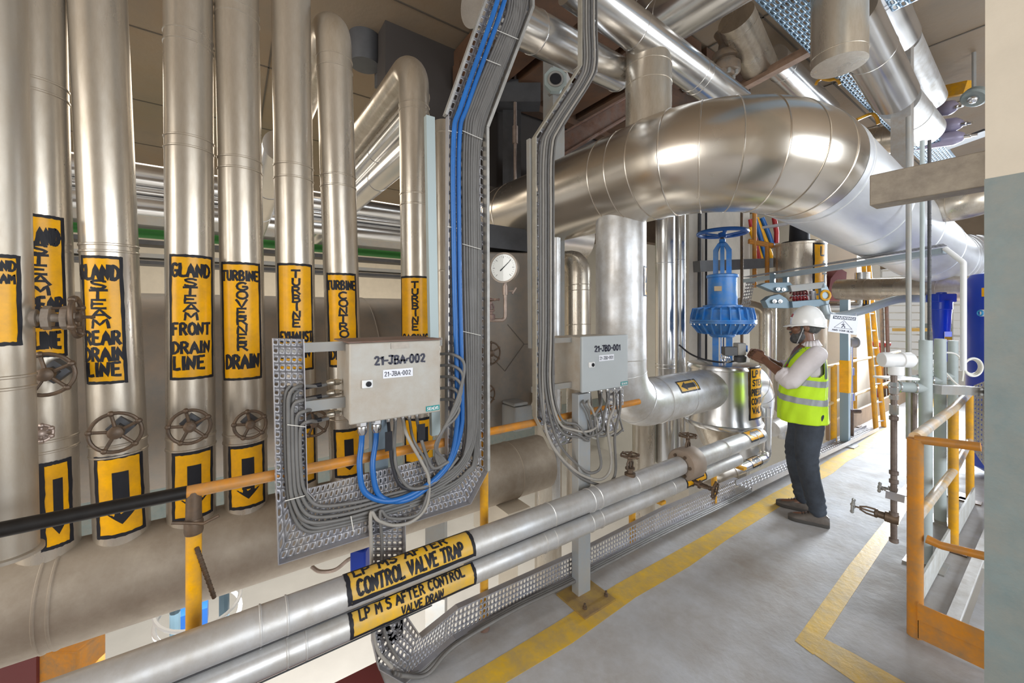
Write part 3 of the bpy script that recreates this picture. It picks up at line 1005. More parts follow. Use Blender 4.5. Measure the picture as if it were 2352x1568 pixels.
# pipes running back to the left hall between the drain pipes
for lab, a_, b_, r, m in (('silver pipe running back under the ceiling from the shortest labelled pipe', (918, 265), (800, 350), .1, 'alu'),
                          ('silver pipe below it, running back between the labelled pipes', (915, 300), (812, 400), .085, 'alu_bright'),
                          ('lowest of the three silver pipes running back between the labelled pipes', (918, 370), (800, 470), .1, 'alu_bright'),
                          ('pale pipe running back between the TURBINE GOVERNER and TURBINE EXHAUST pipes', (632, 380), (590, 480), .1, 'alu_bright')):
    A_ = at(*a_, X=-3.3)
    q = A_ + Vector((-4.2, 0, 0))
    pipe('hall_pipe', lab, [A_ + Vector((.4, 0, 0)), q], r, m, [1.0, 2.0], n=24, group='pipes running back under the hall ceiling')
for k, (v, r, m) in enumerate(((480, .11, 'alu_bright'), (502, .05, 'alu_bright'), (525, .12, 'alu_bright'))):
    A_ = at(860, v, X=-5.5)
    pipe('hall_pipe', ['topmost', 'slim middle', 'lowest'][k] + ' of three bright pipes running along the hall behind the labelled pipes', [(-5.5 - .1 * k, -4.5, A_.z - .0), (-5.5 - .1 * k, 3.2, A_.z)], r, m, [4.0, 4.2], n=20, group='pipes along the hall')
for k, (v, r, m) in enumerate(((468, .09, 'green'), (492, .07, 'green'), (534, .09, 'green'))):
    A_ = at(345, v, X=-8.0)
    pipe('green_pipe', ['top', 'middle', 'bottom'][k] + ' one of the green pipes high in the hall behind the labelled pipes', [(-8.0, -7, A_.z), (-8.0, 6, A_.z)], r, m, n=12, group='green hall pipes')
for k, (v, h) in enumerate(((445, .1), (512, .12), (560, .06), (590, .06), (605, .05))):
    A_ = at(345, v, X=-7.6)
    setp(MB().box((-7.6, -.5, A_.z), (.35, 13, h)).build('hall_cable_tray', 'grey_steel' if k % 2 else 'dark'), ['highest', 'second highest', 'middle', 'second lowest', 'lowest'][k] + ' of the cable trays along the hall behind the labelled pipes', 'cable tray', 'hall cable trays')
# far right pipes
pipe('far_pipe', 'horizontal silver pipe under the descending huge pipe, beyond the warning sign', [at(1925, 665, d=6.3), at(2330, 662, d=4.6)], .16, 'alu', [.4, 1.2], n=28)
pipe('far_pipe', 'silver elbow pipe below the short grey beam', [at(2080, 478, d=4.4), at(2232, 472, d=3.6), at(2290, 430, d=3.9)], .15, 'alu', [.2, .35, .6], bend=.15, n=28)
xx, yy, rr = edges_axis(1963, 1999, -1.9)
o = pipe('far_pipe', 'silver upright pipe with an arrow sign turning left behind the warning sign', [(xx, yy, 2.35), (xx, yy, 1.83), (xx - .9, yy - .05, 1.83)], rr, 'alu_bright', [.2, .3], bend=.05, n=24, bn=3)
cy = Cyl((xx, yy, 1.8), (xx, yy, 2.4), rr)
x0, y1 = cy.px(1982, 683)
x1, y0 = cy.px(1995, 712)
painted_label(o, cy.fn, x0, y0, x1, y1, .012, (), arrow=((x0 * .5 + x1 * .5, y1 - .02), (x0 * .5 + x1 * .5, y0 + .02), .03, .07, .07), seed=21)
# ================================================================== left railing
RX = -1.86
rz = at(430, 1130, X=RX).z
t = thing('guard_rail', (RX, -0.11, 0), 'orange handrail with one black length along the left edge of the walkway', 'railing')
y1_, y2_, y3_ = at(445, 1300, X=RX).y, at(1112, 1300, X=RX).y, at(1320, 960, X=RX).y
MB().tube([(RX, -1.5, -.02), (RX, -1.5, rz)], .024, 16).build('post', 'yellow', t)
o = MB().tube([(RX, -1.5, rz), (RX, y1_ - .02, rz)], .023, 16).build('top_rail', mat('burnt_rail', (.012, .010, .009), .5, 0, .4, 20, spec=.3), t)
o['label'] = 'scorched black rail length'
MB().tube([(RX, y1_ - .02, rz), (RX, y2_ + .02, rz - .012)], .022, 16).build('top_rail', 'orange', t)
MB().tube([(RX, y2_ - .02, rz), (RX, 2.45, rz)], .021, 16).build('top_rail', 'orange', t)
o = MB().tube([(RX, y1_, 0), (RX, y1_, rz - .12)], .024, 16).build('post', 'yellow', t)
MB().tube([(RX, y1_, rz - .13), (RX, y1_, rz)], [.025, .023], 16).lathe((RX, y1_, rz - .155), (0, 0, 1), [(.027, 0), (.029, .01), (.029, .045), (.026, .055)], 16).tube([(RX + .02, y1_ - .06, rz - .09), (RX + .03, y1_ + .03, rz - .115), (RX + .03, y1_ + .075, rz - .10)], .006, 8).build('corroded_joint', 'iron', t)
MB().tube([(RX, y2_, 0), (RX, y2_, rz)], .023, 16).build('post', 'yellow', t)
MB().tube([(RX, y2_, 0.004), (RX, y2_, .05)], .03, 12).build('base_socket', 'rust', t)
setp(pipe('tie_rod', 'thin dark ribbed bar hanging from the corroded joint of the orange railing post', [at(452, 1258, X=RX + .03), at(492, 1372, X=RX - .02)], .0075, 'iron', [.02 * k for k in range(1, 12)], n=8, hgt=.0015, wid=.008), cat='rod')
for lab, (u, v) in (('short yellow pipe stand just beyond the grey box post', (1452, 1262)), ('short yellow pipe stand near the far end of the floor tray', (1640, 1170))):
    g = at(u, v, Z=0)
    t = thing('pipe_stand', (g.x, g.y, 0), lab, 'stand')
    MB().tube([(g.x, g.y, 0), (g.x, g.y, .43)], .024, 16).build('post', 'yellow', t)
    MB().box((g.x + .11, g.y, .44), (.3, .05, .02)).build('saddle', 'yellow', t)

# ================================================================== cable trays and junction boxes
TX = -1.83


def T(u, v, x=TX):
    return at(u, v, X=x)


def strip(a, b, m=None, dx=.035, th=.003):
    """narrow flange along an edge, standing out toward the walkway"""
    a, b = Vector(a), Vector(b)
    d = (b - a).normalized()
    n = Vector((1, 0, 0)).cross(d).normalized()
    return [a - n * th / 2, b - n * th / 2, b + n * th / 2, a + n * th / 2], Vector((dx, 0, 0))


t = thing('cable_tray', T(660, 1200), 'wide perforated cable tray around the larger junction box, rising bent to the ceiling', 'cable tray')
b = MB()
b.perf(T(632, 1122), T(703, 1122), T(695, 778), T(625, 776), 5, 18, (.30, .16))
b.build('perforated_plate', 'galv', t, thick=.002)
b = MB()
b.perf(T(638, 1287), T(1074, 1151), T(1022, 1042), T(703, 1122), 32, 8, (.14, .29), 'y')
b.perf(T(638, 1287), T(703, 1122), T(680, 1122), T(632, 1122), 4, 4, (.2, .2))
b.perf(T(1074, 1151), T(1114, 1076), T(1060, 1040), T(1022, 1042), 6, 5, (.2, .25))
b.build('perforated_plate', 'galv', t, thick=.002)
b = MB()
b.perf(T(1022, 1042), T(1114, 1076), T(1112, 300), T(1024, 268), 7, 36, (.2, .34), 'y')
b.build('perforated_plate', 'galv', t, thick=.002)
TOPL, TOPR = T(1118, -14), T(1216, 24)
b = MB()
b.perf(T(1024, 268), T(1112, 298), TOPR, TOPL, 7, 16, (.2, .34), 'y')
up = Vector((0, 0, .95))
b.perf(TOPL, TOPR, TOPR + up, TOPL + up, 7, 14, (.2, .34), 'y')
b.build('perforated_plate', 'galv', t, thick=.002)
b = MB()
for q in ((T(625, 776), T(638, 1287)), (T(638, 1287), T(1074, 1151)), (T(1074, 1151), T(1114, 1076)), (T(695, 778), T(703, 1122)), (T(703, 1122), T(722, 1142)), (T(1022, 1042), T(1024, 268))):
    b.prism(*strip(*q))
b.build('edge_flange', 'galv', t)
b = MB()
for q in ((T(1114, 1076), T(1112, 298)), (T(1112, 298), TOPR), (TOPR, TOPR + up)):
    b.prism(*strip(*q, dx=.04, th=.016))
for q in ((T(1019, 268), TOPL), (TOPL, TOPL + up)):
    b.prism(*strip(*q, dx=.03, th=.012))
b.build('side_channel', mat('channel_steel', (.42, .41, .39), .5, .5, .2, 20), t)
b = MB().bar(T(990, 265) + Vector((-.02, 0, 0)), T(1003, 1000) + Vector((-.02, 0, 0)), .03, .045, (0, 1, 0))
b.build('mounting_channel', mat('pale_teal_channel', (.36, .42, .42), .5, .3), t)
# box brackets
bz = T(760, 785).z
b = MB()
b.box((TX - .01, (T(640, 800).y + T(1016, 800).y) / 2, T(660, 800).z), (.02, T(1016, 800).y - T(640, 800).y, .04))
b.box((TX - .01, (T(640, 800).y + T(860, 800).y) / 2, T(720, 932).z), (.02, T(860, 800).y - T(640, 800).y, .045))
b.build('bracket_bar', 'grey_steel', t)
b = MB().box((-1.90, T(880, 1000).y, (T(880, 960).z + T(880, 1090).z) / 2 - .05), (.05, .075, .32))
b.build('support_post', mat('blue_grey_post', (.2, .26, .31), .5, .1), t)


def junction_box(lab, uL, uR, v0, v1, xf, depth, colr, code, doorm, wv, text2):
    a, c = at(uL, v0, X=xf), at(uR, v1, X=xf)
    y0, y1_ = a.y, c.y
    z1, z0 = a.z, at(uL, v1, X=xf).z
    yc, zc = (y0 + y1_) / 2, (z0 + z1) / 2
    W, H = y1_ - y0, z1 - z0
    t = thing('junction_box', (xf - depth / 2, yc, z0), lab, 'junction box')
    MB().box((xf - depth / 2 - .012, yc, zc), (depth - .03, W - .012, H - .012)).build('body', colr, t, bevel=.006)
    d = MB().box((xf - .012, yc, zc), (.022, W, H)).build('door', doorm, t, bevel=.006)
    f = lambda x, y, l=0.0: Vector((xf + .0004 + l, y0 + x * W, z0 + y * H))
    f2 = lambda x, y: f(x, y, .0008)
    f3 = lambda x, y: f(x, y, .0016)
    # turn lock
    l = MB().box((xf + .006, y0 + W * .17, z0 + H * .49), (.014, W * .105, H * .10)).build('lock', 'white', t, bevel=.003)
    MB().lathe((xf + .0125, y0 + W * .18, z0 + H * .49), (1, 0, 0), [(H * .034, 0), (H * .034, .004), (H * .02, .005)], 16).box((xf + .018, y0 + W * .18, z0 + H * .49), (.004, H * .012, H * .05)).build('keyhole', 'black', l)
    mk = MB()
    paint_text(mk, code, .25, .715, .56, .105, f2, .21, .05)
    mk.build('marker_lettering', 'ink', t)
    st_ = surf_rect(MB(), .335, .535, .665, .645, f2, 1, 1).build('sticker', 'paper', t)
    tx = MB()
    paint_text(tx, text2, .352, .56, .29, .058, f3, .13, 0)
    tx.build('lettering', 'ink', st_)
    if wv:
        bd = surf_rect(MB(), .82, .03, .985, .10, f2, 1, 1).build('badge', 'petrol', t)
        tx = MB()
        paint_text(tx, 'SIEMENS', .833, .045, .138, .038, f3, .17, 0)
        tx.build('lettering', 'white', bd)
    return t, f, (xf, depth, y0, y1_, z0, z1)


ja, fa, (jx, jd, jy0, jy1, jz0, jz1) = junction_box('larger beige junction box in the front, hand-lettered 21-JBA-002, on the U-shaped tray', 803, 1012, 789, 977, -1.73, .28, 'box', '21-JBA~002', 'box', True, '21-JBA-002')
surf_rect(MB(), .42, .91, .62, .985, lambda x, y: fa(x, y, .0012), 1, 1).build('tape_patch', mat('old_tape', (.42, .36, .30), .3, 0, .3, 20), ja)
MB().box((jx - jd / 2, (jy0 + jy1) / 2, jz1 + .004), (jd, jy1 - jy0 + .01, .006)).build('rain_edge', 'rust', ja)
jb, fb, (kx, kd, ky0, ky1, kz0, kz1) = junction_box('smaller-looking grey junction box farther on, hand-lettered 21-JBD-001, on a grey post', 1338, 1443, 773, 903, -1.73, .27, 'box', '21-JBD-001', 'box_grey', True, '21-JBD-001')


def gland(parent, p, axis, r=.013, L=.045, m='brass'):
    b = MB()
    b.lathe(p, axis, [(r * .9, 0), (r * .9, L * .15)], 12).lathe(Vector(p) + Vector(axis).normalized() * L * .15, axis, [(r * 1.25, 0), (r * 1.25, L * .3)], 6)
    b.lathe(Vector(p) + Vector(axis).normalized() * L * .5, axis, [(r * 1.1, 0), (r * 1.15, L * .05), (r * 1.15, L * .3), (r * .8, L * .5)], 12)
    return b.build('cable_gland', m, parent)


CAB = {}


def cable(lab, pts, r, m='cable', group=None, n=10, seg=7, name='cable'):
    P = [p if isinstance(p, Vector) else T(p[0], p[1], p[2] if len(p) > 2 else TX + .022) for p in pts]
    if not isinstance(pts[-1], Vector) and pts[-1][1] <= -40:
        P.append(P[-1] + Vector((0, 0, .95)))
    o = MB().tube(smooth_path(P, seg), r, n).build(name, m)
    return setp(o, lab, 'cable', group)


ORD = ['topmost', 'second', 'third', 'lowest']
# four left glands with two cables' worth of runs each
for k in range(4):
    v = 877 + k * 24
    g = Vector((jx - jd * .55, jy0, at(787, v, X=-1.87).z))
    gland(ja, g, (0, -1, 0), .012, .06)
    e = g + Vector((0, -.05, -.004 - .004 * k))
    xx = TX + .03
    u0 = 663 + k * 9
    cable('grey cable from the larger junction box\'s %s left gland, curving round the tray' % ORD[k],
          [e, e + Vector((0.0, -.05, -.006)), T(u0 + 22, v + 18 - 8 * (k == 0), xx), T(u0 + 2, v + 30, xx), T(u0 - 1, v + 70, xx), T(u0 + 2, 1080 + k * 2, xx), T(u0 + 10, 1150 - k * 8, xx), T(u0 + 40, 1196 - k * 12, xx), T(u0 + 110, 1195 - k * 13, xx), T(870, 1168 - k * 9, xx), T(990, 1128 - k * 7, xx), T(1058 - k * 3, 1080 - k * 3, xx), T(1090 - k * 4, 1010, xx), T(1096 - k * 5, 900, xx), T(1098 - k * 5, 600, xx), T(1100 - k * 5, 320, xx), T(1135 - k * 4, 205, xx), T(1192 - k * 5, 50, xx), T(1194 - k * 5, -40, xx)],
          .0075, 'cable', 'grey cables from the left glands')
    for q in range(1):
        MB().lathe(e + Vector((0, -.03 - .02 * q, 0)), (0, -1, -.1), [(.0095, 0), (.0095, .09)], 10).build('cable_marker_sleeve', 'black', ja)
for k in range(3):
    xx = TX + .014
    u0 = 655 + k * 9
    cable('grey cable flat on the U-shaped tray\'s left leg, %s from outer edge' % ['first', 'second', 'third'][k],
          [T(u0 + 12, 885 + 6 * k, xx), T(u0 + 1, 905 + 4 * k, xx), T(u0 - 1, 960, xx), T(u0 + 3, 1090, xx), T(u0 + 14, 1170 - k * 5, xx), T(u0 + 46, 1218 - k * 8, xx), T(u0 + 110, 1212 - k * 9, xx), T(880, 1182 - k * 7, xx), T(1000, 1142 - k * 7, xx), T(1070, 1092 - k * 4, xx), T(1100 - k * 4, 1010, xx), T(1104 - k * 3, 600, xx), T(1105 - k * 3, 320, xx), T(1205 - k * 5, 30, xx), T(1205 - k * 5, -40, xx)], .0075, 'cable', 'flat cables on the tray')
# two blue cables
for k in range(2):
    u = 832 + k * 33
    g = Vector((jx - jd * .35, at(u, 985, X=jx - jd * .35).y, jz0))
    gland(ja, g, (0, 0, -1), .019, .075, 'chrome')
    xx = TX + .05
    cable('thick blue cable from the bottom of the larger junction box, %s' % ('left of the two' if k == 0 else 'right of the two'),
          [g + Vector((0, 0, -.06)), g + Vector((0, -.004, -.12)), T(826 + k * 30, 1075, -1.80), T(840 + k * 32, 1132 + k * 6, -1.79), T(900 + k * 24, 1150, xx), T(975, 1118 + k * 6, xx), T(1030, 1062 + k * 6, xx), T(1048 + k * 10, 990, xx), T(1050 + k * 11, 900, xx), T(1043 + k * 12, 600, xx), T(1042 + k * 13, 320, xx), T(1062 + k * 14, 235, xx), T(1140 + k * 16, 10, xx), T(1152 + k * 16, -60, xx)],
          .0125, 'cable_blue', 'thick blue cables')
# right loops
RW = ['topmost', 'second', 'third', 'fourth', 'lowest']
for k in range(5):
    v = 812 + k * 26
    g = Vector((jx - jd * .5, jy1, at(1016, v, X=jx - jd * .5).z))
    gland(ja, g, (0, 1, 0), .010, .04)
    cable('grey cable looping out of the larger junction box\'s %s right gland' % RW[k],
          [g + Vector((0, .03, 0)), T(1040, v + 2, -1.77), T(1066 - k * 3, v + 24, -1.745), T(1058 - k * 4, v + 80 - 8 * k, -1.74), T(1032 - k * 3, 960 + 6 * k, -1.745), T(1008 - k * 2, 1010 + 4 * k, -1.755), T(1002 + k * 4, 1052, -1.78), T(1026 + k * 4, 1086 - k * 3, -1.785), T(1060 + k * 2, 1058 - k * 4, -1.795), T(1074 + k * 3, 990, -1.80), T(1072 + k * 5, 850, TX + .03), T(1066 + k * 6, 600, TX + .03), T(1066 + k * 6, 320, TX + .03), T(1088 + k * 6, 225, TX + .03), T(1164 + k * 6, 35, TX + .03), T(1166 + k * 6, -40, TX + .03)],
          .0075, 'cable', 'looping cables right of the larger junction box')
for k in range(4):
    xx = TX + .012
    cable('grey cable flat on the U-shaped tray\'s tall leg, %s from the blue cables' % ['first', 'second', 'third', 'fourth'][k],
          [T(940, 1160 - k * 8, xx), T(1000, 1128 - k * 8, xx), T(1050, 1078 - k * 6, xx), T(1070 + k * 7, 990, xx), T(1066 + k * 8, 800, xx), T(1064 + k * 8, 500, xx), T(1066 + k * 8, 310, xx), T(1092 + k * 8, 225, xx), T(1170 + k * 9, 30, xx), T(1172 + k * 9, -40, xx)],
          .007, 'cable' if k % 2 else 'cable_pale', 'flat cables on the tall tray leg')
# bottom glands with thin cables
spec = [(892, 'cable_black', [(896, 1010), (902, 1070), (925, 1118), (985, 1118), (1040, 1070)]), (908, 'cable', [(906, 1040), (918, 1092), (950, 1122), (1010, 1100), (1052, 1050)]),
        (925, 'cable_pale', [(935, 1000), (968, 1060), (985, 1100), (980, 1160), (948, 1196), (905, 1206), (868, 1194), (852, 1178), (853, 1260), (856, 1420), (866, 1490), (900, 1532)]),
        (940, 'cable', [(950, 1010), (980, 1065), (984, 1120), (966, 1174), (930, 1190), (892, 1188), (876, 1172), (873, 1190), (878, 1260), (880, 1420), (890, 1470), (915, 1515)]),
        (957, 'cable', [(965, 1000), (985, 1060), (1000, 1075), (1030, 1060)])]
for k, (u, m, pts) in enumerate(spec):
    g = Vector((jx - jd * .45, at(u, 975, X=jx - jd * .45).y, jz0))
    gland(ja, g, (0, 0, -1), .009, .05, 'chrome')
    cable(['black cable from under the larger junction box, bending right along the tray', 'dark grey cable beside the black one under the larger junction box', 'pale tan cable from under the larger junction box, looping down into the narrow tray', 'grey cable looping with the tan one under the larger junction box', 'short grey cable from the rightmost bottom gland of the larger junction box'][k],
          [g + Vector((0, 0, -.045))] + [T(a, c, -1.775 if c < 1210 else -1.79) for a, c in pts], .008 if k != 3 else .007, m)
MB().box(T(893, 1013, -1.76), (.004, .032, .085)).build('cable_tag', 'black', ja)
MB().box(T(968, 992, -1.76), (.004, .035, .075)).build('cable_tag', 'black', ja)
# tie wires
tw = MB()
for (u0, v0, u1, v1) in ((1030, 300, 1062, 306), (1028, 520, 1060, 526), (1062, 300, 1108, 320), (1062, 560, 1104, 572), (1060, 760, 1104, 770), (1100, 130, 1150, 150), (1120, 60, 1190, 90), (660, 975, 702, 980), (655, 1150, 700, 1138), (806, 1185, 812, 1220)):
    tw.tube([T(u0, v0, TX + .045), T((u0 + u1) / 2, (v0 + v1) / 2, TX + .052), T(u1, v1, TX + .045)], .0018, 6)
tw.build('tie_wire', 'tie', t)['kind'] = 'stuff'

# narrow tray: drops behind the pipes, turns along the floor
NX = -1.82


def Nn(u, v):
    return at(u, v, X=NX)


t = thing('cable_tray', Nn(890, 1500), 'narrow perforated cable tray dropping below the larger junction box and running along the floor edge', 'cable tray')
b = MB()
b.perf(Nn(853, 1470), Nn(925, 1470), Nn(925, 1180), Nn(848, 1180), 6, 20, (.30, .18))
b.perf(Nn(866, 1525), Nn(924, 1558), Nn(962, 1455), Nn(925, 1400), 6, 6, (.28, .2))
b.perf(Nn(853, 1470), Nn(866, 1525), Nn(925, 1452), Nn(925, 1400), 4, 4, (.28, .2))
b.build('perforated_plate', 'galv', t, thick=.002)
b = MB()
b.perf(Nn(924, 1558), Nn(1040, 1458), Nn(1046, 1388), Nn(962, 1455), 14, 7, (.26, .34), 'y')
top = [Nn(1046, 1388), Nn(1314, 1268), Nn(1520, 1164), Nn(1686, 1096)]
bot = [Nn(1040, 1458), Nn(1314, 1318), Nn(1520, 1213), Nn(1690, 1134)]
for k, n in enumerate((34, 34, 40)):
    b.perf(bot[k], bot[k + 1], top[k + 1], top[k], n, 5, (.26, .34), 'y')
b.build('perforated_plate', 'galv', t, thick=.002)
b = MB()
E1 = [Nn(848, 1180), Nn(853, 1470), Nn(866, 1525), Nn(924, 1558), Nn(1040, 1458)] + bot[1:]
E2 = [Nn(925, 1180), Nn(925, 1400), Nn(962, 1455), Nn(1046, 1388)] + top[1:]
for E in (E1, E2):
    for a_, c_ in zip(E, E[1:]):
        b.prism(*strip(a_, c_, dx=.035, th=.004))
b.build('edge_flange', 'galv', t)
t2 = thing('cable_tray', Nn(1740, 1090), 'far length of perforated tray lying flat on the floor edge past the yellow stand', 'cable tray')
a_, c_ = Nn(1690, 1118), at(1990, 985, X=NX)
MB().perf(a_ + Vector((.0, 0, .02)), c_ + Vector((0, 0, .02)), c_ + Vector((.14, 0, .02)), a_ + Vector((.14, 0, .02)), 60, 4, (.26, .34)).build('perforated_plate', 'galv', t2, thick=.002)
MB().bar(a_ + Vector((.14, 0, .035)), c_ + Vector((.14, 0, .035)), .004, .05).bar(a_ + Vector((0, 0, .035)), c_ + Vector((0, 0, .035)), .004, .05).build('edge_flange', 'galv', t2)
for k in range(3):
    xx = NX + .03 + .014 * k
    cable('grey cable lying along the foot of the floor tray, %s from the walkway' % ['third', 'second', 'first'][k], [T(905 + 8 * k, 1545 + k * 3, xx), T(960 + 10 * k, 1545 + 2 * k, xx), T(1045, 1475 + 4 * k, xx), T(1180, 1392 + 5 * k, xx), T(1318, 1325 + 5 * k, xx), T(1520, 1220 + 5 * k, xx), T(1700, 1135 + 4 * k, xx), T(1850, 1058 + 3 * k, xx)], .009, 'cable', 'cables along the floor tray')

# second tray with cables and post of the second box
t = thing('cable_tray', T(1250, 700), 'narrower bent cable tray carrying grey cables to the second junction box', 'cable tray')
TL = [T(1224, 955), T(1223, 318), T(1328, 155), T(1328, -60), T(1328, -60) + Vector((0, 0, .9))]
TR = [T(1275, 985), T(1268, 335), T(1372, 165), T(1372, -60), T(1372, -60) + Vector((0, 0, .9))]
b = MB()
for k, n in enumerate((26, 8, 9, 14)):
    b.perf(TL[k], TR[k], TR[k + 1], TL[k + 1], 3, n, (.2, .34), 'y')
b.perf(T(1224, 955), T(1262, 1030), T(1300, 985), T(1275, 960), 4, 3, (.3, .3))
b.perf(T(1262, 1030), T(1420, 985), T(1420, 925), T(1300, 985), 9, 4, (.26, .34), 'y')
b.perf(T(1398, 930), T(1432, 930), T(1432, 880), T(1398, 880), 3, 4, (.3, .25))
b.build('perforated_plate', 'galv', t, thick=.002)
b = MB()
for a_, c_ in zip(TL, TL[1:]):
    b.prism(*strip(a_, c_, dx=.035, th=.008))
b.prism(*strip(T(1224, 955), T(1262, 1030), dx=.035, th=.005))
b.build('side_channel', mat('tan_channel', (.40, .37, .31), .5, .3, .15, 20), t)
MB().bar(T(1222, 318) + Vector((-.02, 0, 0)), T(1226, 800) + Vector((-.02, 0, 0)), .03, .03, (0, 1, 0)).build('mounting_channel', 'grey_steel', t)
b = MB()
b.box((TX - .01, (T(1225, 1).y + T(1440, 1).y) / 2, T(1280, 782).z), (.02, T(1440, 1).y - T(1225, 1).y, .03)).box((TX - .01, (T(1225, 1).y + T(1440, 1).y) / 2, T(1280, 888).z), (.02, T(1440, 1).y - T(1225, 1).y, .035))
b.build('bracket_bar', 'grey_steel', t)
g0, g1 = at(1329, 1375, Z=0), at(1356, 1359, Z=0)
t = thing('box_post', (g0.x - .03, (g0.y + g1.y) / 2, 0), 'grey upright steel post on a base plate carrying the second junction box', 'post')
pm = mat('grey_post_paint', (.33, .37, .41), .45, .1, .08, 5, (.4, .35, .28), .12, 6)
MB().box((g0.x - .03, (g0.y + g1.y) / 2, .62), (.06, g1.y - g0.y, 1.22)).build('upright', pm, t, bevel=.003)
MB().box((g0.x + .02, (g0.y + g1.y) / 2 - .01, .006), (.24, .26, .012)).build('base_plate', mat('base_plate_yellow', (.55, .36, .06), .55, .1, .2, 8, (.2, .13, .08), .4, 8), t)
b = MB()
for s in (-1, 1):
    b.lathe((g0.x + .09, (g0.y + g1.y) / 2 + .09 * s, .012), (0, 0, 1), [(.012, 0), (.012, .014), (.007, .016), (.007, .03)], 8)
b.build('anchor_bolt', 'iron', t)['kind'] = 'stuff'
WHICH = ['leftmost', 'second', 'third', 'fourth', 'fifth', 'sixth', 'seventh', 'rightmost']
loops = [
    [(1262, 1010), (1318, 1085), (1372, 1112), (1400, 1108), (1414, 1080), (1412, 1000), (1424, 940)],
    [(1258, 1000), (1310, 1072), (1362, 1100), (1392, 1094), (1404, 1060), (1396, 980), (1410, 935)],
    [(1280, 1010), (1330, 1070), (1358, 1086), (1380, 1070), (1374, 1020), (1366, 960), (1380, 930)],
    [(1285, 985), (1325, 1003), (1362, 1000), (1384, 985), (1388, 950), (1394, 925)],
    [(1285, 970), (1322, 988), (1352, 990), (1372, 975), (1362, 945), (1352, 925)],
    [(1290, 962), (1325, 975), (1348, 1000), (1362, 994), (1352, 950), (1340, 925)],
]
for k, lp in enumerate(loops):
    xx = TX + .03 - (k % 2) * .008
    u = 1238 + k * 6
    gk = Vector((kx - kd * .4, at(lp[-1][0], 905, X=kx - kd * .4).y, kz0))
    gland(jb, gk, (0, 0, -1), .011, .055, 'chrome')
    cable('grey cable on the second tray, %s of six, hooking up into the second junction box' % WHICH[k],
          [T(1340 + k * 6, -40, xx), T(1340 + k * 6, 60, xx), T(1341 + k * 6, 145, xx), T(1325 + k * 6, 190, xx), T(1262 + k * 6, 290, xx), T(u + 5, 345, xx), T(u + 3, 500, xx), T(u + 3, 760, xx), T(u + 2, 890, xx)]
          + [T(a, c, -1.77 + .065 * min(1, i / 2)) for i, (a, c) in enumerate(lp)] + [gk + Vector((0, 0, -.05))], .0085 if k < 3 else .0075, 'cable' if k not in (1, 4) else 'cable_pale', 'cables on the second tray')
for k in range(5):
    u = 1336 + 19 * k
    gk = Vector((kx - kd * .7, at(u, 905, X=kx - kd * .7).y, kz0))
    gland(jb, gk, (0, 0, -1), .010, .05, 'chrome')
    cable('grey cable hanging in a narrow loop under the second junction box, %s of five' % WHICH[k], [gk + Vector((0, 0, -.045)), T(u + 6, 940, -1.77), T(u + 18, 985, -1.72), T(u + 16, 1012 - 6 * k, -1.71), T(u - 4, 1000, -1.72), T(u - 40, 985, -1.76), T(1285, 975, TX + .012)], .0065, 'cable_pale' if k % 2 else 'cable', 'narrow loops under the second junction box')
MB().box(T(1340, 925, -1.76), (.004, .02, .05)).build('cable_tag', 'paper', jb)
MB().box(T(1390, 950, -1.755), (.004, .026, .05)).build('cable_tag', 'paper', jb)

# ================================================================== grey vessel behind, with gauge and hand wheels
p, rs = seam_path([Vector((-3.95, -4.5, 1.16)), Vector((-3.95, 2.0, 1.16))], .71, [2.2, 2.25, 5.5], .005)
setp(MB().tube(p, rs, 56).build('hall_duct', 'vessel'), 'broad grey horizontal duct behind the row of labelled pipes', 'duct')
VXX = -3.15
t = thing('condenser_box', at(1150, 990, X=VXX), 'grey rounded vessel end with diagonal seams behind the pressure gauge', 'vessel')
out = [(985, 575), (1227, 580), (1227, 790), (1233, 850), (1226, 920), (1200, 975), (1150, 1000), (1085, 1005), (985, 990)]
poly = [at(u, v, X=VXX) for u, v in out]
MB().prism(poly, (-.6, 0, 0)).build('shell', 'vessel', t, bevel=.02)
b = MB()
for q in (((1166, 745), (1204, 790)), ((1204, 790), (1160, 852)), ((1160, 852), (1135, 825)), ((1204, 790), (1228, 790))):
    b.tube([at(*q[0], X=VXX + .002), at(*q[1], X=VXX + .002)], .004, 6)
b.build('weld_seam', mat('seam_dark', (.14, .12, .10), .6, .2), t)['kind'] = 'stuff'
MB().box((VXX - .2, at(1170, 560, X=VXX).y, at(1170, 560, X=VXX).z + .06), (.35, .62, .22)).build('top_plate', 'dark', t)
q = at(1187, 955, X=VXX + .1)
MB().box(q, (.22, .2, .22)).box(q + Vector((.0, -.02, .13)), (.2, .16, .03)).build('outlet_box', 'grey_steel', t, bevel=.01)
# pressure gauge
gc = at(1158, 615, X=-2.45)
gn = Vector((.53, -.848, 0))
t = thing('pressure_gauge', gc, 'round white pressure gauge on a copper-coloured stem left of the second tray', 'gauge')
MB().lathe(gc - gn * .05, gn, [(.094, 0), (.104, .006), (.104, .05), (.113, .052), (.113, .066), (.102, .068), (.10, .06)], 40, caps=True).build('case', mat('gauge_case', (.42, .36, .31), .4, .5, .2, 12), t)
MB().lathe(gc + gn * .0125, gn, [(.10, 0), (.10, .0015)], 40).build('dial', 'glass', t)
b = MB()
gx, gy, _ = frame_of(gn)
rt = Vector((-gn.y, gn.x, 0)) * -1
rt = Vector((0, 0, 1)).cross(gn)
for k in range(25):
    a = math.radians(225 - 270 * k / 24)
    d = rt * math.cos(a) + Vector((0, 0, 1)) * math.sin(a)
    b.tube([gc + gn * .0145 + d * (.080 if k % 4 else .070), gc + gn * .0145 + d * .087], .0008 if k % 4 else .0014, 4)
b.build('scale', 'black', t)
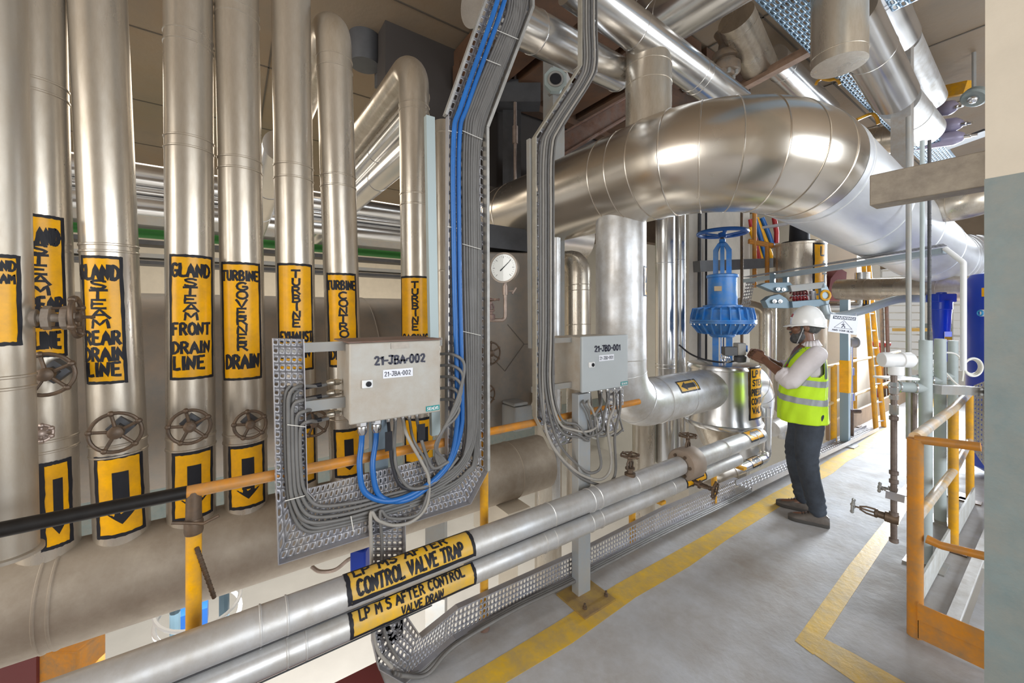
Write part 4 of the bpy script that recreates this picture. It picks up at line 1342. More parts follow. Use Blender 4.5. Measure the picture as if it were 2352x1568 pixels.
nd = (rt * math.cos(math.radians(42)) + Vector((0, 0, 1)) * math.sin(math.radians(42)))
MB().tube([gc + gn * .016 - nd * .034, gc + gn * .016, gc + gn * .016 + nd * .080], [.004, .003, .001], 6).build('needle', 'black', t)
g2 = at(1166, 735, X=-2.47)
gx0 = gc - gn * .02
b = MB().tube(fillet([gx0 + Vector((0, 0, -.09)), Vector((gx0.x, gx0.y, g2.z)), at(1127, 735, X=-2.5), at(1127, 735, X=-2.5) + Vector((-.68, 0, 0))], .03), .014, 12)
b.tube([gx0 + Vector((0, 0, -.13)), gx0 + Vector((0, 0, -.2))], .022, 12)
b.build('stem_pipe', 'copper', t)
b = MB().tube([gx0 + Vector((0, 0, -.17)), gx0 + Vector((.02, .06, -.17))], .007, 8).tube([gx0 + Vector((.02, .05, -.19)), gx0 + Vector((.02, .085, -.145))], .008, 8)
b.build('cock_handle', 'copper', t)
small_valve('small copper-and-violet stop valve left of the pressure gauge stem', at(1127, 728, X=-2.5), (0, 0, 1), .13, .06, mat('violet_valve', (.17, .11, .16), .5, .3, .4, 25, (.4, .28, .2), .4, 20))


def wheel_valve(lab, c, R, hole=True, axis=(1, 0, 0), spokes=5, L=.16, m='iron'):
    hole = L < .2
    c = Vector(c)
    a = Vector(axis).normalized()
    t = thing('gate_valve', c - a * L, lab, 'valve', 'gate valves on the drain pipes')
    MB().tube([c - a * L, c + a * .02], .012, 10).build('stem', m, t)
    MB().lathe(c - a * (L), a, [(R * .62, 0), (R * .60, L * .45), (R * .3, L * .5), (R * .26, L * .8)], 4 if hole else 12).build('bonnet', 'dark', t)  # on drain pipes this dark block paints the shaded cutout in the cladding
    handwheel(t, c, a, R, .0075, spokes, m, R * .32)
    return t


wheel_valve('spoked hand wheel on the GLAND STEAM REAR DRAIN LINE pipe', at(266, 993, X=-2.40), .084)
wheel_valve('spoked hand wheel on the GLAND STEAM FRONT DRAIN LINE pipe', at(436, 980, X=-2.40), .078)
wheel_valve('spoked hand wheel on the TURBINE GOVERNER DRAIN pipe', at(575, 975, X=-2.40), .068)
wheel_valve('spoked hand wheel on the TURBINE EXHAUST pipe, half behind the tray', at(722, 972, X=-2.40), .068)
wheel_valve('spoked hand wheel left of the pair under the second pipe sign, behind the leftmost pipe', at(104, 860, X=-2.36), .082)
wheel_valve('upper spoked hand wheel on the grey vessel below the gauge', at(1128, 811, X=-2.75), .088, L=.4, spokes=6)
wheel_valve('lower spoked hand wheel on the grey vessel below the gauge', at(1118, 906, X=-2.75), .078, L=.4, spokes=6)
# side valve reaching right from the leftmost pipe
c = at(176, 728, X=-2.2)
t = thing('gate_valve', at(85, 730, X=-2.2), 'pale side valve with edge-on hand wheel sticking out right of the leftmost pipe', 'valve')
vm = mat('pale_valve', (.42, .37, .31), .5, .3, .3, 20, (.2, .14, .1), .3, 12)
a0 = at(74, 730, X=-2.2)
ln = (c - a0).length
MB().lathe(a0, (0, 1, 0), [(.032, -.02), (.032, .012), (.016, .014), (.016, ln * .85), (.024, ln * .86), (.024, ln)], 16).build('body', vm, t)
MB().lathe(a0 + Vector((0, .028, 0)), (0, 1, 0), [(.045, 0), (.045, .02)], 8).lathe(a0 + Vector((0, .075, 0)), (0, 1, 0), [(.045, 0), (.045, .018)], 8).build('flange', vm, t)
b = MB()
for s in (-1, 1):
    b.tube([a0 + Vector((0, .02, .036 * s)), a0 + Vector((0, .125, .036 * s))], .005, 8)
b.build('stud', 'iron', t)
handwheel(t, c, (0, 1, 0.05), .075, .008, 4, 'iron', .02)
MB().tube([c, c + Vector((0, .05, 0))], .006, 8).build('stem', 'iron', t)
small_valve('small brass cock on the second pipe just right of the leftmost pipe', at(92, 1000, X=-2.42), (1, .3, .3), .09, .03, 'copper')
# ================================================================== blue control valve
q = at(1659, 700, X=-2.2)
VXC, VYC = q.x, q.y
vd = -SN * VXC + CS * VYC


def vz(v, off=0.0):
    return CAM_H + (HV - v) / F_PX * (vd - off)


V0 = Vector((VXC, VYC, 0))
Zu = (0, 0, 1)
ang0 = math.atan2(-VYC, -VXC)
t = thing('control_valve', (VXC, VYC, vz(985, .33)), 'large blue actuated control valve in a silver jacket, with a blue hand wheel on top', 'valve')
zb, zt = vz(985, .3), vz(834, 0)
MB().lathe(V0, Zu, [(.05, zb - .02), (.375, zb - .02), (.385, zb), (.385, zb + .02), (.37, zb + .03), (.352, zb + .1), (.345, zt - .05), (.352, zt - .045), (.352, zt - .03), (.34, zt), (.33, zt + .004), (.05, zt + .012)], 64).build('jacket', 'alu_bright', t)
cyb = Cyl((VXC, VYC, zb), (VXC, VYC, zt), .353)
x0, y1 = cyb.px(1721, 845)
x1, y0 = cyb.px(1748, 955)
x0, x1 = cyb.px(1722, 900)[0], cyb.px(1748, 900)[0] + .04
W_ = x1 - x0
ls = [('LP MS', .1, .93, .06, .18), ('STEAM', .12, .9, .24, .35), ('PRESSURE', .08, .94, .42, .54), ('CONTROL', .08, .92, .60, .71), ('VALVE', .12, .9, .77, .89)]
painted_label(t, cyb.fn, x0, y0, x1, y1, .018, [(s, x0 + W_ * a, y1 - (y1 - y0) * d_, W_ * (b_ - a), (y1 - y0) * (d_ - c_)) for s, a, b_, c_, d_ in ls], seed=31, brush=.22)
zc0, zc1 = vz(765), vz(707)
zm = vz(738)
b = MB()
b.lathe(V0, Zu, [(.08, zc0 - .02), (.16, zc0 - .005), (.25, zc0 + .04), (.295, zm - .03), (.31, zm - .022), (.322, zm - .02), (.322, zm - .003), (.315, zm - .002), (.315, zm + .002), (.322, zm + .003), (.322, zm + .02), (.31, zm + .022), (.285, zm + .05), (.27, zc1 - .02), (.24, zc1), (.09, zc1 + .005)], 64)
for k in range(22):
    a = 2 * math.pi * k / 22
    d = Vector((math.cos(a), math.sin(a), 0))
    n = Vector((-d.y, d.x, 0)) * .006
    pr_ = [(.20, zc1 + .012), (.295, zc1 - .003), (.315, zm + .06), (.318, zm + .02), (.26, zm + .02)]
    b.prism([V0 + d * r_ + Vector((0, 0, z_)) - n for r_, z_ in pr_], n * 2)
    pr_ = [(.26, zm - .02), (.316, zm - .022), (.30, zm - .05), (.24, zc0 - .0), (.18, zc0 - .01)]
    b.prism([V0 + d * r_ + Vector((0, 0, z_)) - n for r_, z_ in pr_], n * 2)
b.build('diaphragm_housing', 'blue', t)
b = MB()
for k in range(22):
    a = 2 * math.pi * (k + .5) / 22
    b.lathe(V0 + Vector((math.cos(a) * .306, math.sin(a) * .306, zm - .038)), Zu, [(.009, 0), (.009, .02)], 6)
b.build('bolt', 'chrome', t)['kind'] = 'stuff'
zs0, zs1 = vz(700), vz(632)
MB().lathe(V0, Zu, [(.19, zc1), (.19, zs0 - .005), (.15, zs0), (.145, zs0 + .01), (.142, zs1 - .03), (.155, zs1 - .025), (.155, zs1), (.13, zs1 + .01), (.05, zs1 + .012)], 44).build('spring_case', 'blue', t)
pq = Vector((-VXC, -VYC, 0)).normalized()
pt = Vector((-pq.y, pq.x, 0))
pz = vz(664)
MB().box(V0 + pq * .146 + pt * -.04 + Vector((0, 0, pz)), (.006, .07, .05), (pq, pt, Vector((0, 0, 1)))).build('name_plate', mat('tan_plate', (.45, .33, .20), .5), t)
zy0, zy1 = zs1 + .005, vz(560)
b = MB()
for s in (-1, 1):
    b.prism([V0 + pt * s * w_ + pq * -.042 + Vector((0, 0, z_)) for w_, z_ in ((.038, zy0), (.088, zy0), (.088, zy1 - .07), (.045, zy1), (.012, zy1), (.038, zy1 - .08))], pq * .085)
    b.prism([V0 + pq * s * w_ - pt * .02 + Vector((0, 0, z_)) for w_, z_ in ((.05, zy0), (.08, zy0), (.07, zy1 - .07), (.03, zy1), (.02, zy1), (.045, zy1 - .08))], pt * .04)
b.lathe(V0, Zu, [(.05, zy1 - .03), (.05, zy1), (.03, zy1 + .02), (.03, zy1 + .05)], 20)
b.build('yoke', 'blue', t)
MB().tube([V0 + Vector((0, 0, zy0)), V0 + Vector((0, 0, vz(533)))], .02, 14).build('stem', 'iron', t)
wh = V0 + Vector((0, 0, vz(535)))
b = MB()
b.ring(wh, Zu, .235, .02, 40, 10)
for k in range(5):
    a = 2 * math.pi * k / 5 + .3
    d = Vector((math.cos(a), math.sin(a), 0))
    b.bar(wh - Vector((0, 0, .03)), wh + d * .235, .035, .012)
b.lathe(wh - Vector((0, 0, .05)), Zu, [(.04, 0), (.04, .05)], 16)
b.build('handwheel', 'blue_dark', t)
b = MB()
for s in (-1, 1):
    b.prism([V0 + pt * (s * .065 - .02) + pq * -.045 + Vector((0, 0, zt)), V0 + pt * (s * .065 + .02) + pq * -.045 + Vector((0, 0, zt)), V0 + pt * (s * .065 + .03) + pq * .045 + Vector((0, 0, zt)), V0 + pt * (s * .065 - .03) + pq * .045 + Vector((0, 0, zt))], (0, 0, zc0 - zt))
b.lathe(V0, Zu, [(.11, zc0 - .04), (.13, zc0 - .02), (.13, zc0)], 24)
b.build('lower_yoke', 'blue', t)
MB().tube([V0 + Vector((0, 0, zt)), V0 + Vector((0, 0, zc0))], .018, 12).build('stem', 'chrome', t)
p_ = V0 + pq * .30 - pt * .0
MB().tube(smooth_path([at(1560, 792, d=4.3), at(1585, 812, d=4.2), at(1620, 826, d=4.1), at(1665, 832, d=4.05), at(1700, 826, d=3.95)], 8), .009, 10).build('signal_cable', 'cable_black', t)
# positioner the worker touches
pc = at(1700, 806, d=3.70)
rtv = Vector((CS, SN, 0))
fwv = Vector((-SN, CS, 0))
t = thing('positioner', pc, 'small grey and blue positioner on the blue valve that the worker is handling', 'instrument')
MB().box(pc - rtv * .005 + Vector((0, 0, .02)), (.075, .09, .11), (rtv, fwv, Vector((0, 0, 1)))).build('housing', 'grey_steel', t, bevel=.008)
MB().box(pc + rtv * .042 + Vector((0, 0, .025)), (.018, .07, .06), (rtv, fwv, Vector((0, 0, 1)))).build('terminal_block', 'blue_dark', t, bevel=.003)
MB().lathe(pc + Vector((0, 0, -.105)), Zu, [(.03, 0), (.052, .008), (.055, .05), (.04, .065), (.04, .075)], 20).build('filter_bowl', 'dark', t)
MB().box(pc - rtv * .1 + Vector((0, 0, .0)), (.12, .07, .08), (rtv, fwv, Vector((0, 0, 1)))).build('bracket', 'duct', t, bevel=.004)
b = MB()
for k in range(3):
    b.ring(pc - rtv * (.11 + .02 * k) + Vector((0, 0, -.07)), (0.3, .5, .3), .03 + .008 * k, .004, 20, 6)
b.build('coiled_tube', 'chrome', t)
# outlet side of the valve
e0 = V0 + Vector((0, .30, .94))
pipe('elbow_pipe', 'silver elbow bulging out behind the silver-jacketed valve, left of the worker', [e0, e0 + Vector((.0, .46, 0)), e0 + Vector((-.1, .46, -.9))], .22, 'alu_bright', [.1, .3, .5], bend=.3, n=40, bn=6)
xx, yy, rr = edges_axis(1744, 1772, -2.0)
zlow = at(1700, 1052, X=xx).z
o = pipe('drain_elbow', 'slim silver pipe dropping beside the valve jacket and turning along the floor tray', [(xx, yy, at(1758, 935, X=xx).z), (xx, yy, at(1758, 1050, X=xx).z), (xx, yy - .95, at(1758, 1050, X=xx).z)], rr * 1.02, 'alu_bright', [.1, .55, .75], bend=.09, n=28)
fn = run_label(o, (xx, at(1758, 1050, X=xx).z), 0, 0, rr, (), math.radians(52))
painted_label(o, fn, yy - .42, -.06, yy - .2, .06, .015, (), arrow=((yy - .225, 0), (yy - .39, 0), .045, .085, .08), seed=17)
pipe('drain_elbow', 'fat grey silver pipe end between the short pale pipe and the floor tray', [(xx - .02, yy - .62, at(1758, 1050, X=xx).z - .01), (xx - .04, yy - 1.0, at(1758, 1050, X=xx).z - .01), (xx - .35, yy - 1.25, at(1758, 1050, X=xx).z + .05)], .105, 'alu', [.15], bend=.1, n=28, bn=4)
cone = [(.20, 0), (.30, .22), (.31, .24)]
setp(MB().lathe((VXC, VYC, zb - .26), Zu, cone, 40).build('support_cone', 'alu'), 'tapered silver collar under the silver valve jacket', 'collar')
for k, (u, X_) in enumerate(((1795, -2.35), (1818, -2.3))):
    x, y, r = edges_axis(u - 9, u + 9, X_)
    pipe('riser_pipe', ['left', 'right'][k] + ' one of two thin pale uprights just left of the worker\'s legs', [(x, y, 0), (x, y, .95)], r, 'alu_white', n=20)
pipe('riser_pipe', 'horizontal pale pipe crossing behind the worker\'s thighs', [at(1772, 985, d=5.2), at(1880, 935, d=6.2)], .1, 'alu_white', n=24)
# pipes and steel behind the worker
x, y, r = edges_axis(1742, 1777, -2.9)
pipe('hall_riser', 'silver pipe with a bent top seen between blue valve and helmet', [(x, y, 0), (x, y, at(1760, 715, X=x).z), (x - .5, y + .2, at(1760, 700, X=x).z + .04)], r, 'alu', [2.0], bend=.1, n=28, bn=4)
for k, (a_, c_) in enumerate(((1797, 1834), (1845, 1880))):
    x, y, r = edges_axis(a_, c_, -3.0)
    pipe('hall_riser', ['pale silver pipe directly left of the worker\'s face', 'pale silver pipe hidden mostly behind the white helmet'][k], [(x, y, 0), (x, y, 2.2)], r, 'alu_white' if k == 0 else 'alu', [1.9], n=28)
# hanger rod
pipe('hanger_rod', 'thin turnbuckle rod hanging from the grey spring hanger', [at(1782, 700, d=4.95), at(1782, 835, d=4.95)], .011, 'chrome', n=10, cat='rod')
sd = 4.9
t = thing('spring_hanger', at(1830, 690, d=sd), 'grey constant spring hanger with red springs above the white helmet', 'hanger')
hm = mat('hanger_grey', (.17, .235, .28), .45, .2, .1, 6)


def plate(pxs, d, th, m, name):
    return MB().prism([at(u, v, d=d) for u, v in pxs], fwv * th).build(name, m, t, bevel=.004)


plate([(1745, 655), (1760, 649), (1815, 648), (1822, 655), (1812, 668), (1795, 672), (1775, 668)], sd - .06, .1, hm, 'side_plate')
plate([(1757, 690), (1770, 680), (1790, 675), (1806, 684), (1820, 702), (1812, 708), (1765, 707)], sd - .06, .1, hm, 'side_plate')
plate([(1815, 655), (1892, 647), (1896, 661), (1819, 670)], sd - .1, .22, 'grey_steel', 'spring_cage')
plate([(1819, 692), (1896, 686), (1900, 703), (1821, 707)], sd - .1, .22, hm, 'spring_cage')
plate([(1886, 660), (1892, 646), (1902, 660), (1909, 678), (1903, 700), (1896, 705), (1888, 690)], sd - .1, .05, mat('hanger_pale', (.33, .41, .46), .45, .2), 'end_plate')
MB().ring(at(1896, 678, d=sd - .11), fwv, .055, .014, 20, 8).build('end_ring', 'yellow', t)
for rr_, z_ in ((674, 0), (686, 1)):
    b = MB()
    hel = []
    for k in range(61):
        a = k / 60 * 2 * math.pi * 5
        c = at(1818 + 36 * k / 60, rr_ - 2 * k / 60, d=sd)
        hel.append(c + Vector((0, 0, 1)) * math.sin(a) * .026 + fwv * math.cos(a) * .026)
    b.tube(hel, .010, 6)
    b.build('coil_spring', mat('spring_red', (.25, .015, .02), .4) if z_ else 'maroon', t)
MB().tube([at(1818, 680, d=sd), at(1892, 675, d=sd)], .012, 8).tube([at(1866, 668, d=sd), at(1868, 692, d=sd)], .035, 12).build('spindle', 'galv', t)
b = MB()
for u, v in ((1777, 692), (1790, 692), (1785, 664), (1798, 665)):
    b.lathe(at(u, v, d=sd - .075), -fwv, [(.025, 0), (.025, .02), (.014, .022), (.014, .04)], 10)
b.build('bolt', 'chrome', t)['kind'] = 'stuff'
t2 = thing('support_channel', at(1900, 630, d=4.8), 'long grey channel and tray crossing behind the huge pipe, over the spring hanger', 'cable tray')
a0, a1 = at(1715, 645, Y=5.7), at(2173, 576, Y=5.0)
MB().bar(a0, a1, .12, .045).build('channel', mat('channel_bluegrey', (.38, .45, .50), .45, .3, .1, 6), t2)
MB().perf(a0 + Vector((0, -.12, .05)), a1 + Vector((0, -.12, .05)), a1 + Vector((0, .06, .05)), a0 + Vector((0, .06, .05)), 60, 4).build('perforated_plate', 'galv', t2, thick=.002)
b0, b1 = at(1703, 700, Y=5.7), at(1720, 640, Y=5.7)
MB().perf(at(1700, 712, Y=5.7), at(1722, 705, Y=5.7), at(1735, 642, Y=5.7), at(1715, 642, Y=5.7), 4, 9).build('perforated_plate', 'galv', t2, thick=.002)
b = MB()
for u in (1775, 1805):
    b.box(at(u, 640, d=sd + .05), (.05, .05, .13))
b.build('hanger_lug', hm, t2)
setp(MB().tube(fillet([at(2170, 570, Y=4.95), at(2213, 603, Y=4.9), at(2213, 850, Y=4.9)], .03), .019, 12).build('conduit', 'white'), 'white conduit bending down beside the blue tank', 'conduit')
setp(MB().tube(smooth_path([at(1893, 700, d=4.8), at(1900, 722, d=4.8), at(1925, 726, d=4.85), at(1985, 712, d=4.95), at(2060, 688, d=5.1), at(2140, 686, d=5.23)], 10), .05, 16).build('flexible_duct', mat('hose_grey', (.33, .37, .39), .4, .3), None), 'grey bent pipe swinging from the spring hanger toward the blue filter', 'pipe')
# big silver tank with motor
x, y, r = edges_axis(1776, 1900, -2.75)
tz = at(1840, 562, X=x).z
t = thing('hall_tank', (x, y, 0), 'upright silver tank with black motor and orange label behind the spring hanger', 'tank')
MB().lathe((x, y, 0), Zu, [(r * .9, 0), (r, .05), (r, tz - .04), (r * 1.02, tz - .035), (r * 1.02, tz), (r * .3, tz + .02)], 48).build('shell', 'alu', t)
cyt = Cyl((x, y, 0), (x, y, tz), r)
x0, y1 = cyt.px(1868, 558)
x1 = r * 1.15
y0 = cyt.px(1870, 700)[1]
painted_label(t, cyt.fn, x0, y0, x1, y1, .03, [('LP', x0 + .12, y1 - .2, .2, .14), ('S', x0 + .17, y1 - .42, .1, .13), ('T', x0 + .17, y1 - .62, .1, .13), ('E', x0 + .17, y1 - .82, .1, .13)], seed=41)
MB().lathe((x, y, tz), Zu, [(.26, 0), (.26, .04), (.15, .06), (.14, .34), (.1, .36)], 24).build('motor', 'black', t)
# valve column wall, dark steel and coloured cables behind the blue valve
c0, c1 = at(1582, 700, X=-3.9), at(1722, 700, X=-3.9)
struct('column_back', MB().box((-4.2, (c0.y + c1.y) / 2, 1.0), (.6, c1.y - c0.y, 6.8)), mat('grey_beige_column', (.46, .42, .36), .85, 0, .12, 4, None, 0, 3, .2, 18))
cw = MB().tube([at(1607, 470, X=-3.88), at(1606, 860, X=-3.88)], .03, 8)
setp(cw.build('cable_conduit', 'dark'), 'dark vertical conduit on the beige column behind the blue hand wheel', 'conduit')
setp(MB().tube([at(1622, 440, X=-3.87), at(1622, 860, X=-3.87)], .018, 8).build('cable_conduit', 'black'), 'black vertical cable beside the dark conduit on the beige column', 'conduit')
setp(MB().tube([(at(1704, 440, X=-3.0).x, at(1704, 440, X=-3.0).y, CZ), at(1704, 800, X=-3.0)], .022, 10).build('hanger_rod', 'iron'), 'long dark rod dropping just right of the blue hand wheel', 'rod')
setp(MB().bar(at(1600, 612, X=-3.4), at(1812, 602, X=-3.2), .12, .17).build('steel_beam', 'duct'), 'dark grey steel beam crossing behind the blue valve yoke', 'beam')
xy = [('yellow', 1733, 440, 1733, 600), ('yellow', 1762, 560, 1762, 600)]
t = thing('access_ladder', at(1745, 600, d=7.0), 'orange ladder frame behind the huge pipe, right of the blue hand wheel', 'ladder')
for m, a_, b_, c_, d_ in xy:
    MB().tube([at(a_, b_, d=7), at(c_, d_ + 60, d=7)], .035, 10).build('stile', 'orange', t)
MB().tube([at(1720, 552, d=7), at(1775, 562, d=7)], .03, 10).tube([at(1720, 556, d=7), at(1775, 566, d=7)], .03, 10).build('rung', 'orange', t)
for k, (m, u0, v0, u1, v1) in enumerate((('cable_blue', 1735, 510, 1758, 600), ('label', 1737, 508, 1775, 600), ('cable_blue', 1750, 508, 1776, 570), ('red', 1778, 508, 1783, 558), ('label', 1722, 530, 1752, 605), ('red', 1722, 512, 1745, 600))):
    setp(MB().tube([at(u0, v0 - 8, d=8.2), at((u0 + u1) / 2 + 3, (v0 + v1) / 2, d=8.2), at(u1, v1, d=8.2)], .045, 10).build('power_cable', m), ['leftmost blue', 'long yellow', 'right blue', 'short upright red', 'lower yellow', 'lower left red'][k] + ' cable sloping down behind the orange ladder frame', 'cable', 'coloured cables')
setp(MB().bar(at(1722, 528, d=8.3), at(1808, 514, d=8.0), .1, .05).build('hall_cable_tray', 'galv'), 'short cable tray crossing the coloured cables', 'cable tray')
# sign
t = thing('warning_sign', at(1937, 745, d=4.7), 'white tilted WARNING! MIND YOUR HEAD sign with a running figure', 'sign')
sc_ = [at(1902, 761, d=4.7), at(1967, 769, d=4.7), at(1973, 726, d=4.7), at(1908, 721, d=4.7)]


def sf(x, y, l=0.0):
    return (sc_[0] * (1 - x) + sc_[1] * x) * (1 - y) + (sc_[3] * (1 - x) + sc_[2] * x) * y - fwv * l


MB().prism([sf(0, 0), sf(1, 0), sf(1, 1), sf(0, 1)], fwv * .006).build('board', 'paper', t)
MB().tube([sf(.12, .96), at(1921, 724, d=4.84)], .003, 6).tube([sf(.9, .96), at(1966, 716, d=4.92)], .003, 6).build('hanging_wire', 'tie', t)
surf_rect(MB(), .1, .75, .9, .93, lambda x, y: sf(x, y, .001), 1, 1).build('header_band', mat('sign_slate', (.06, .07, .10), .5), t)
tx = MB()
paint_text(tx, 'WARNING!', .14, .78, .72, .12, lambda x, y: sf(x, y, .002), .17, 0)
tx.build('header_lettering', 'paper', t)
tx = MB()
paint_text(tx, 'MIND YOUR HEAD', .13, .09, .74, .09, lambda x, y: sf(x, y, .0015), .17, 0)
f_ = lambda x, y: sf(x, y, .0015)


def ln_(mb, pts, wd):
    for (a, b_), (c, d) in zip(pts, pts[1:]):
        dx, dy = c - a, (d - b_) * .65
        l = math.hypot(dx, dy)
        px, py = -dy / l * wd, dx / l * wd / .65
        mb.add([f_(a + px, b_ + py), f_(a - px, b_ - py), f_(c - px, d - py), f_(c + px, d + py)], [[0, 1, 2, 3]])
    return mb


ln_(tx, [(.18, .27), (.5, .70), (.82, .27), (.18, .27)], .006)
ln_(tx, [(.47, .52), (.5, .42), (.44, .30)], .014)
ln_(tx, [(.5, .42), (.56, .37), (.55, .29)], .014)
ln_(tx, [(.42, .45), (.48, .5), (.55, .47)], .01)
ln_(tx, [(.485, .56), (.50, .59)], .02)
tx.build('pictogram', mat('sign_ink', (.05, .05, .08), .5), t)

# ================================================================== right side: guard rail, drain stand, posts
GX, GY = -0.50, 2.99
gz = 1.052
t = thing('guard_rail', (GX, GY, 0), 'orange corner guard rail with kick plate in the right front, by the column', 'railing')
RR = .030
MB().tube([(GX, GY, .0), (GX, GY, gz)], RR + .003, 20).build('post', 'orange', t)
pe = at(2253, 1026, Y=GY)
MB().tube([(GX, GY, gz - .004), (pe.x, GY, pe.z)], .022, 16).build('top_rail', 'orange', t)
m0, m1 = at(2128, 1237, Y=GY), at(2275, 1280, Y=GY)
MB().tube([m0, m0.lerp(m1, .25) + Vector((0, 0, -.012)), m1], [.022, .019, .02], 16).build('mid_rail', 'orange', t)
k0, k1 = at(2108, 1397, Y=2.955), at(2275, 1443, Y=2.955)
kz = (k0.z + k1.z) / 2
MB().prism([(k0.x, 2.955, .012), (k0.x, 2.955, kz * .55), (k0.x, 2.950, kz * .56), (k0.x, 2.955, kz), (k0.x, 2.96, kz), (k0.x, 2.96, .012)], (.27, 0, 0)).build('kick_plate', 'orange', t)
MB().box((k0.x, 3.0, .1), (.006, .09, .2)).build('kick_plate_return', 'orange', t)
t = thing('guard_rail', (-.52, 4.2, 0), 'long guard rail along the pit on the right, yellow posts, worn pale rails', 'railing')
p1, p2 = Vector((-.518, 4.277, 0)), Vector((-.566, 5.52, 0))
ra = mat('worn_white_rail', (.56, .59, .61), .45, .3, .25, 25, (.85, .44, .0), .06, 3.5)
MB().tube([(GX - .005, GY + .03, gz), (p1.x, p1.y, gz - .02), (p2.x, p2.y, gz - .05)], .027, 16).build('top_rail', ra, t)
MB().tube([(GX, GY + .03, .62), (p1.x, p1.y, .58), (p2.x, p2.y, .56)], .024, 16).build('mid_rail', ra, t)
for p_ in (p1, p2):
    MB().tube([p_, p_ + Vector((0, 0, gz - .03))], .027, 16).build('post', 'yellow', t)
    MB().box(p_ + Vector((0, 0, .006)), (.14, .1, .012)).build('base_plate', 'iron', t)
setp(MB().box((-.535, 4.25, .085), (.012, 2.4, .15)).build('kick_board', mat('board_white', (.66, .68, .68), .6, 0, .12, 4, (.4, .38, .33), .2, 8)), 'whitish kick board standing under the long guard rail', 'board')
setp(MB().box((-.40, 6.0, .012), (.05, 6.0, .024)).build('trim_4', mat('pit_edge_white', (.75, .76, .77), .6, 0, .1, 8, (.45, .42, .38), .3, 9)), kind='structure')
# grey-green posts with cross stubs
for k, (u0, u1, Y_, v) in enumerate(((2112, 2140, 3.9, 781), (2147, 2172, 4.8, 778), (2178, 2199, 5.6, 782))):
    q = at((u0 + u1) / 2, v, Y=Y_)
    dd = -SN * q.x + CS * q.y
    r = (u1 - u0) * dd / F_PX / 2 / 1.44 * 1.18
    t = thing('instrument_post', (q.x, q.y, 0), ['nearest', 'middle', 'farthest'][k] + ' of the three grey-green pipe posts behind the right guard rail', 'post', 'grey-green posts')
    MB().lathe((q.x, q.y, 0), Zu, [(r, .01), (r, q.z), (r * .5, q.z + .002)], 28).build('upright', 'pvc', t)
    MB().box((q.x, q.y, .006), (.2, .2, .012)).build('base_plate', 'grey_steel', t)
    st0 = at(u0 + 2, v + 110 - 14 * k, Y=Y_ - .02)
    MB().tube([Vector((q.x, q.y, st0.z)), Vector((q.x - .16, q.y - .1, st0.z))], r * 1.02, 24).build('cross_stub', 'pvc', t)
    b = MB()
    for s in (-.035, -.09):
        b.ring(Vector((q.x + s * 1.3, q.y + s * .8, st0.z)), (1, .62, 0), r * 1.06, .005, 24, 6)
    b.build('u_bolt', 'chrome', t)
bx = at(2240, 897, Y=4.6)
setp(MB().bar(at(2142, 893, Y=3.95), bx, .09, .06).build('support_bar', 'grey_steel'), 'grey channel bar spanning between the grey-green posts', 'beam')
q = at(2090, 940, Y=4.4)
# transmitter heads
for k, (u, v, Y_, s) in enumerate(((2058, 826, 3.75, .86), (2122, 838, 4.9, .75))):
    c = at(u, v, Y=Y_)
    t = thing('transmitter', c + Vector((0, 0, -.1)), ['white pressure transmitter on the dark drain pipe at the right', 'second white transmitter partly behind the nearest grey-green post'][k], 'instrument', 'white transmitters')
    a = (rtv * 1.0 - fwv * .15).normalized()
    MB().lathe(c - a * .11 * s, a, [(.03 * s, 0), (.055 * s, .005), (.06 * s, .02), (.06 * s, .075 * s), (.052 * s, .08 * s), (.052 * s, .14 * s), (.06 * s, .145 * s), (.06 * s, .21 * s), (.05 * s, .225 * s)], 32).build('housing', 'white', t)
    MB().lathe(c + Vector((0, 0, -.14 * s)), Zu, [(.03 * s, 0), (.05 * s, .02), (.05 * s, .09 * s)], 24).build('neck', 'white', t)
    MB().box(c + Vector((0, 0, -.145 * s)), (.24 * s, .14 * s, .012), (rtv, fwv, Vector((0, 0, 1)))).build('mounting_plate', 'white', t)
# dark drain pipes
for k, (u, Y_, vt, vb) in enumerate(((2053, 3.55, 862, 1245), (2099, 4.1, 900, 1188))):
    a_, c_ = at(u + 1, vt, Y=Y_), at(u, vb, Y=Y_)
    t = thing('drain_line', Vector((c_.x, c_.y, c_.z)), ['nearer brown drain pipe hanging above the floor stripe, capped at its foot', 'farther brown drain pipe hanging beside the orange corner post'][k], 'pipe', 'brown drain pipes')
    dk = mat('brown_pipe_%d' % k, (.13, .10, .09), .45, .5, .3, 20, (.24, .19, .16), .3, 14)
    MB().tube([c_, Vector((c_.x, c_.y, a_.z))], .017, 14).build('pipe', dk, t)
    b = MB()
    for v in ((960, 1085, 1105, 1180, 1240) if k == 0 else (1040, 1058, 1180)):
        z = at(u, v, Y=Y_).z
        b.lathe((c_.x, c_.y, z - .015), Zu, [(.019, 0), (.024, .004), (.024, .026), (.019, .03)], 14)
    b.build('coupling', dk, t)
    if k == 0:
        b = MB()
        for v, h in ((880, .02), (893, .03), (910, .02), (935, .045)):
            z = at(u, v, Y=Y_).z
            b.lathe((c_.x, c_.y, z - h), Zu, [(.024, 0), (.024, h * 1.4)], 8)
        b.build('union', 'chrome', t)
c = at(2050, 1190, Y=3.55)
t = thing('globe_valve', c, 'brown drain valve sticking out left of the nearer brown drain pipe, small grey wheel', 'valve')
ax_ = Vector((-1, -.12, .06)).normalized()
MB().lathe(c, ax_, [(.03, -.03), (.034, 0), (.034, .035), (.024, .04), (.024, .07), (.03, .075), (.03, .085), (.016, .09)], 14).build('body', 'iron', t)
b = MB()
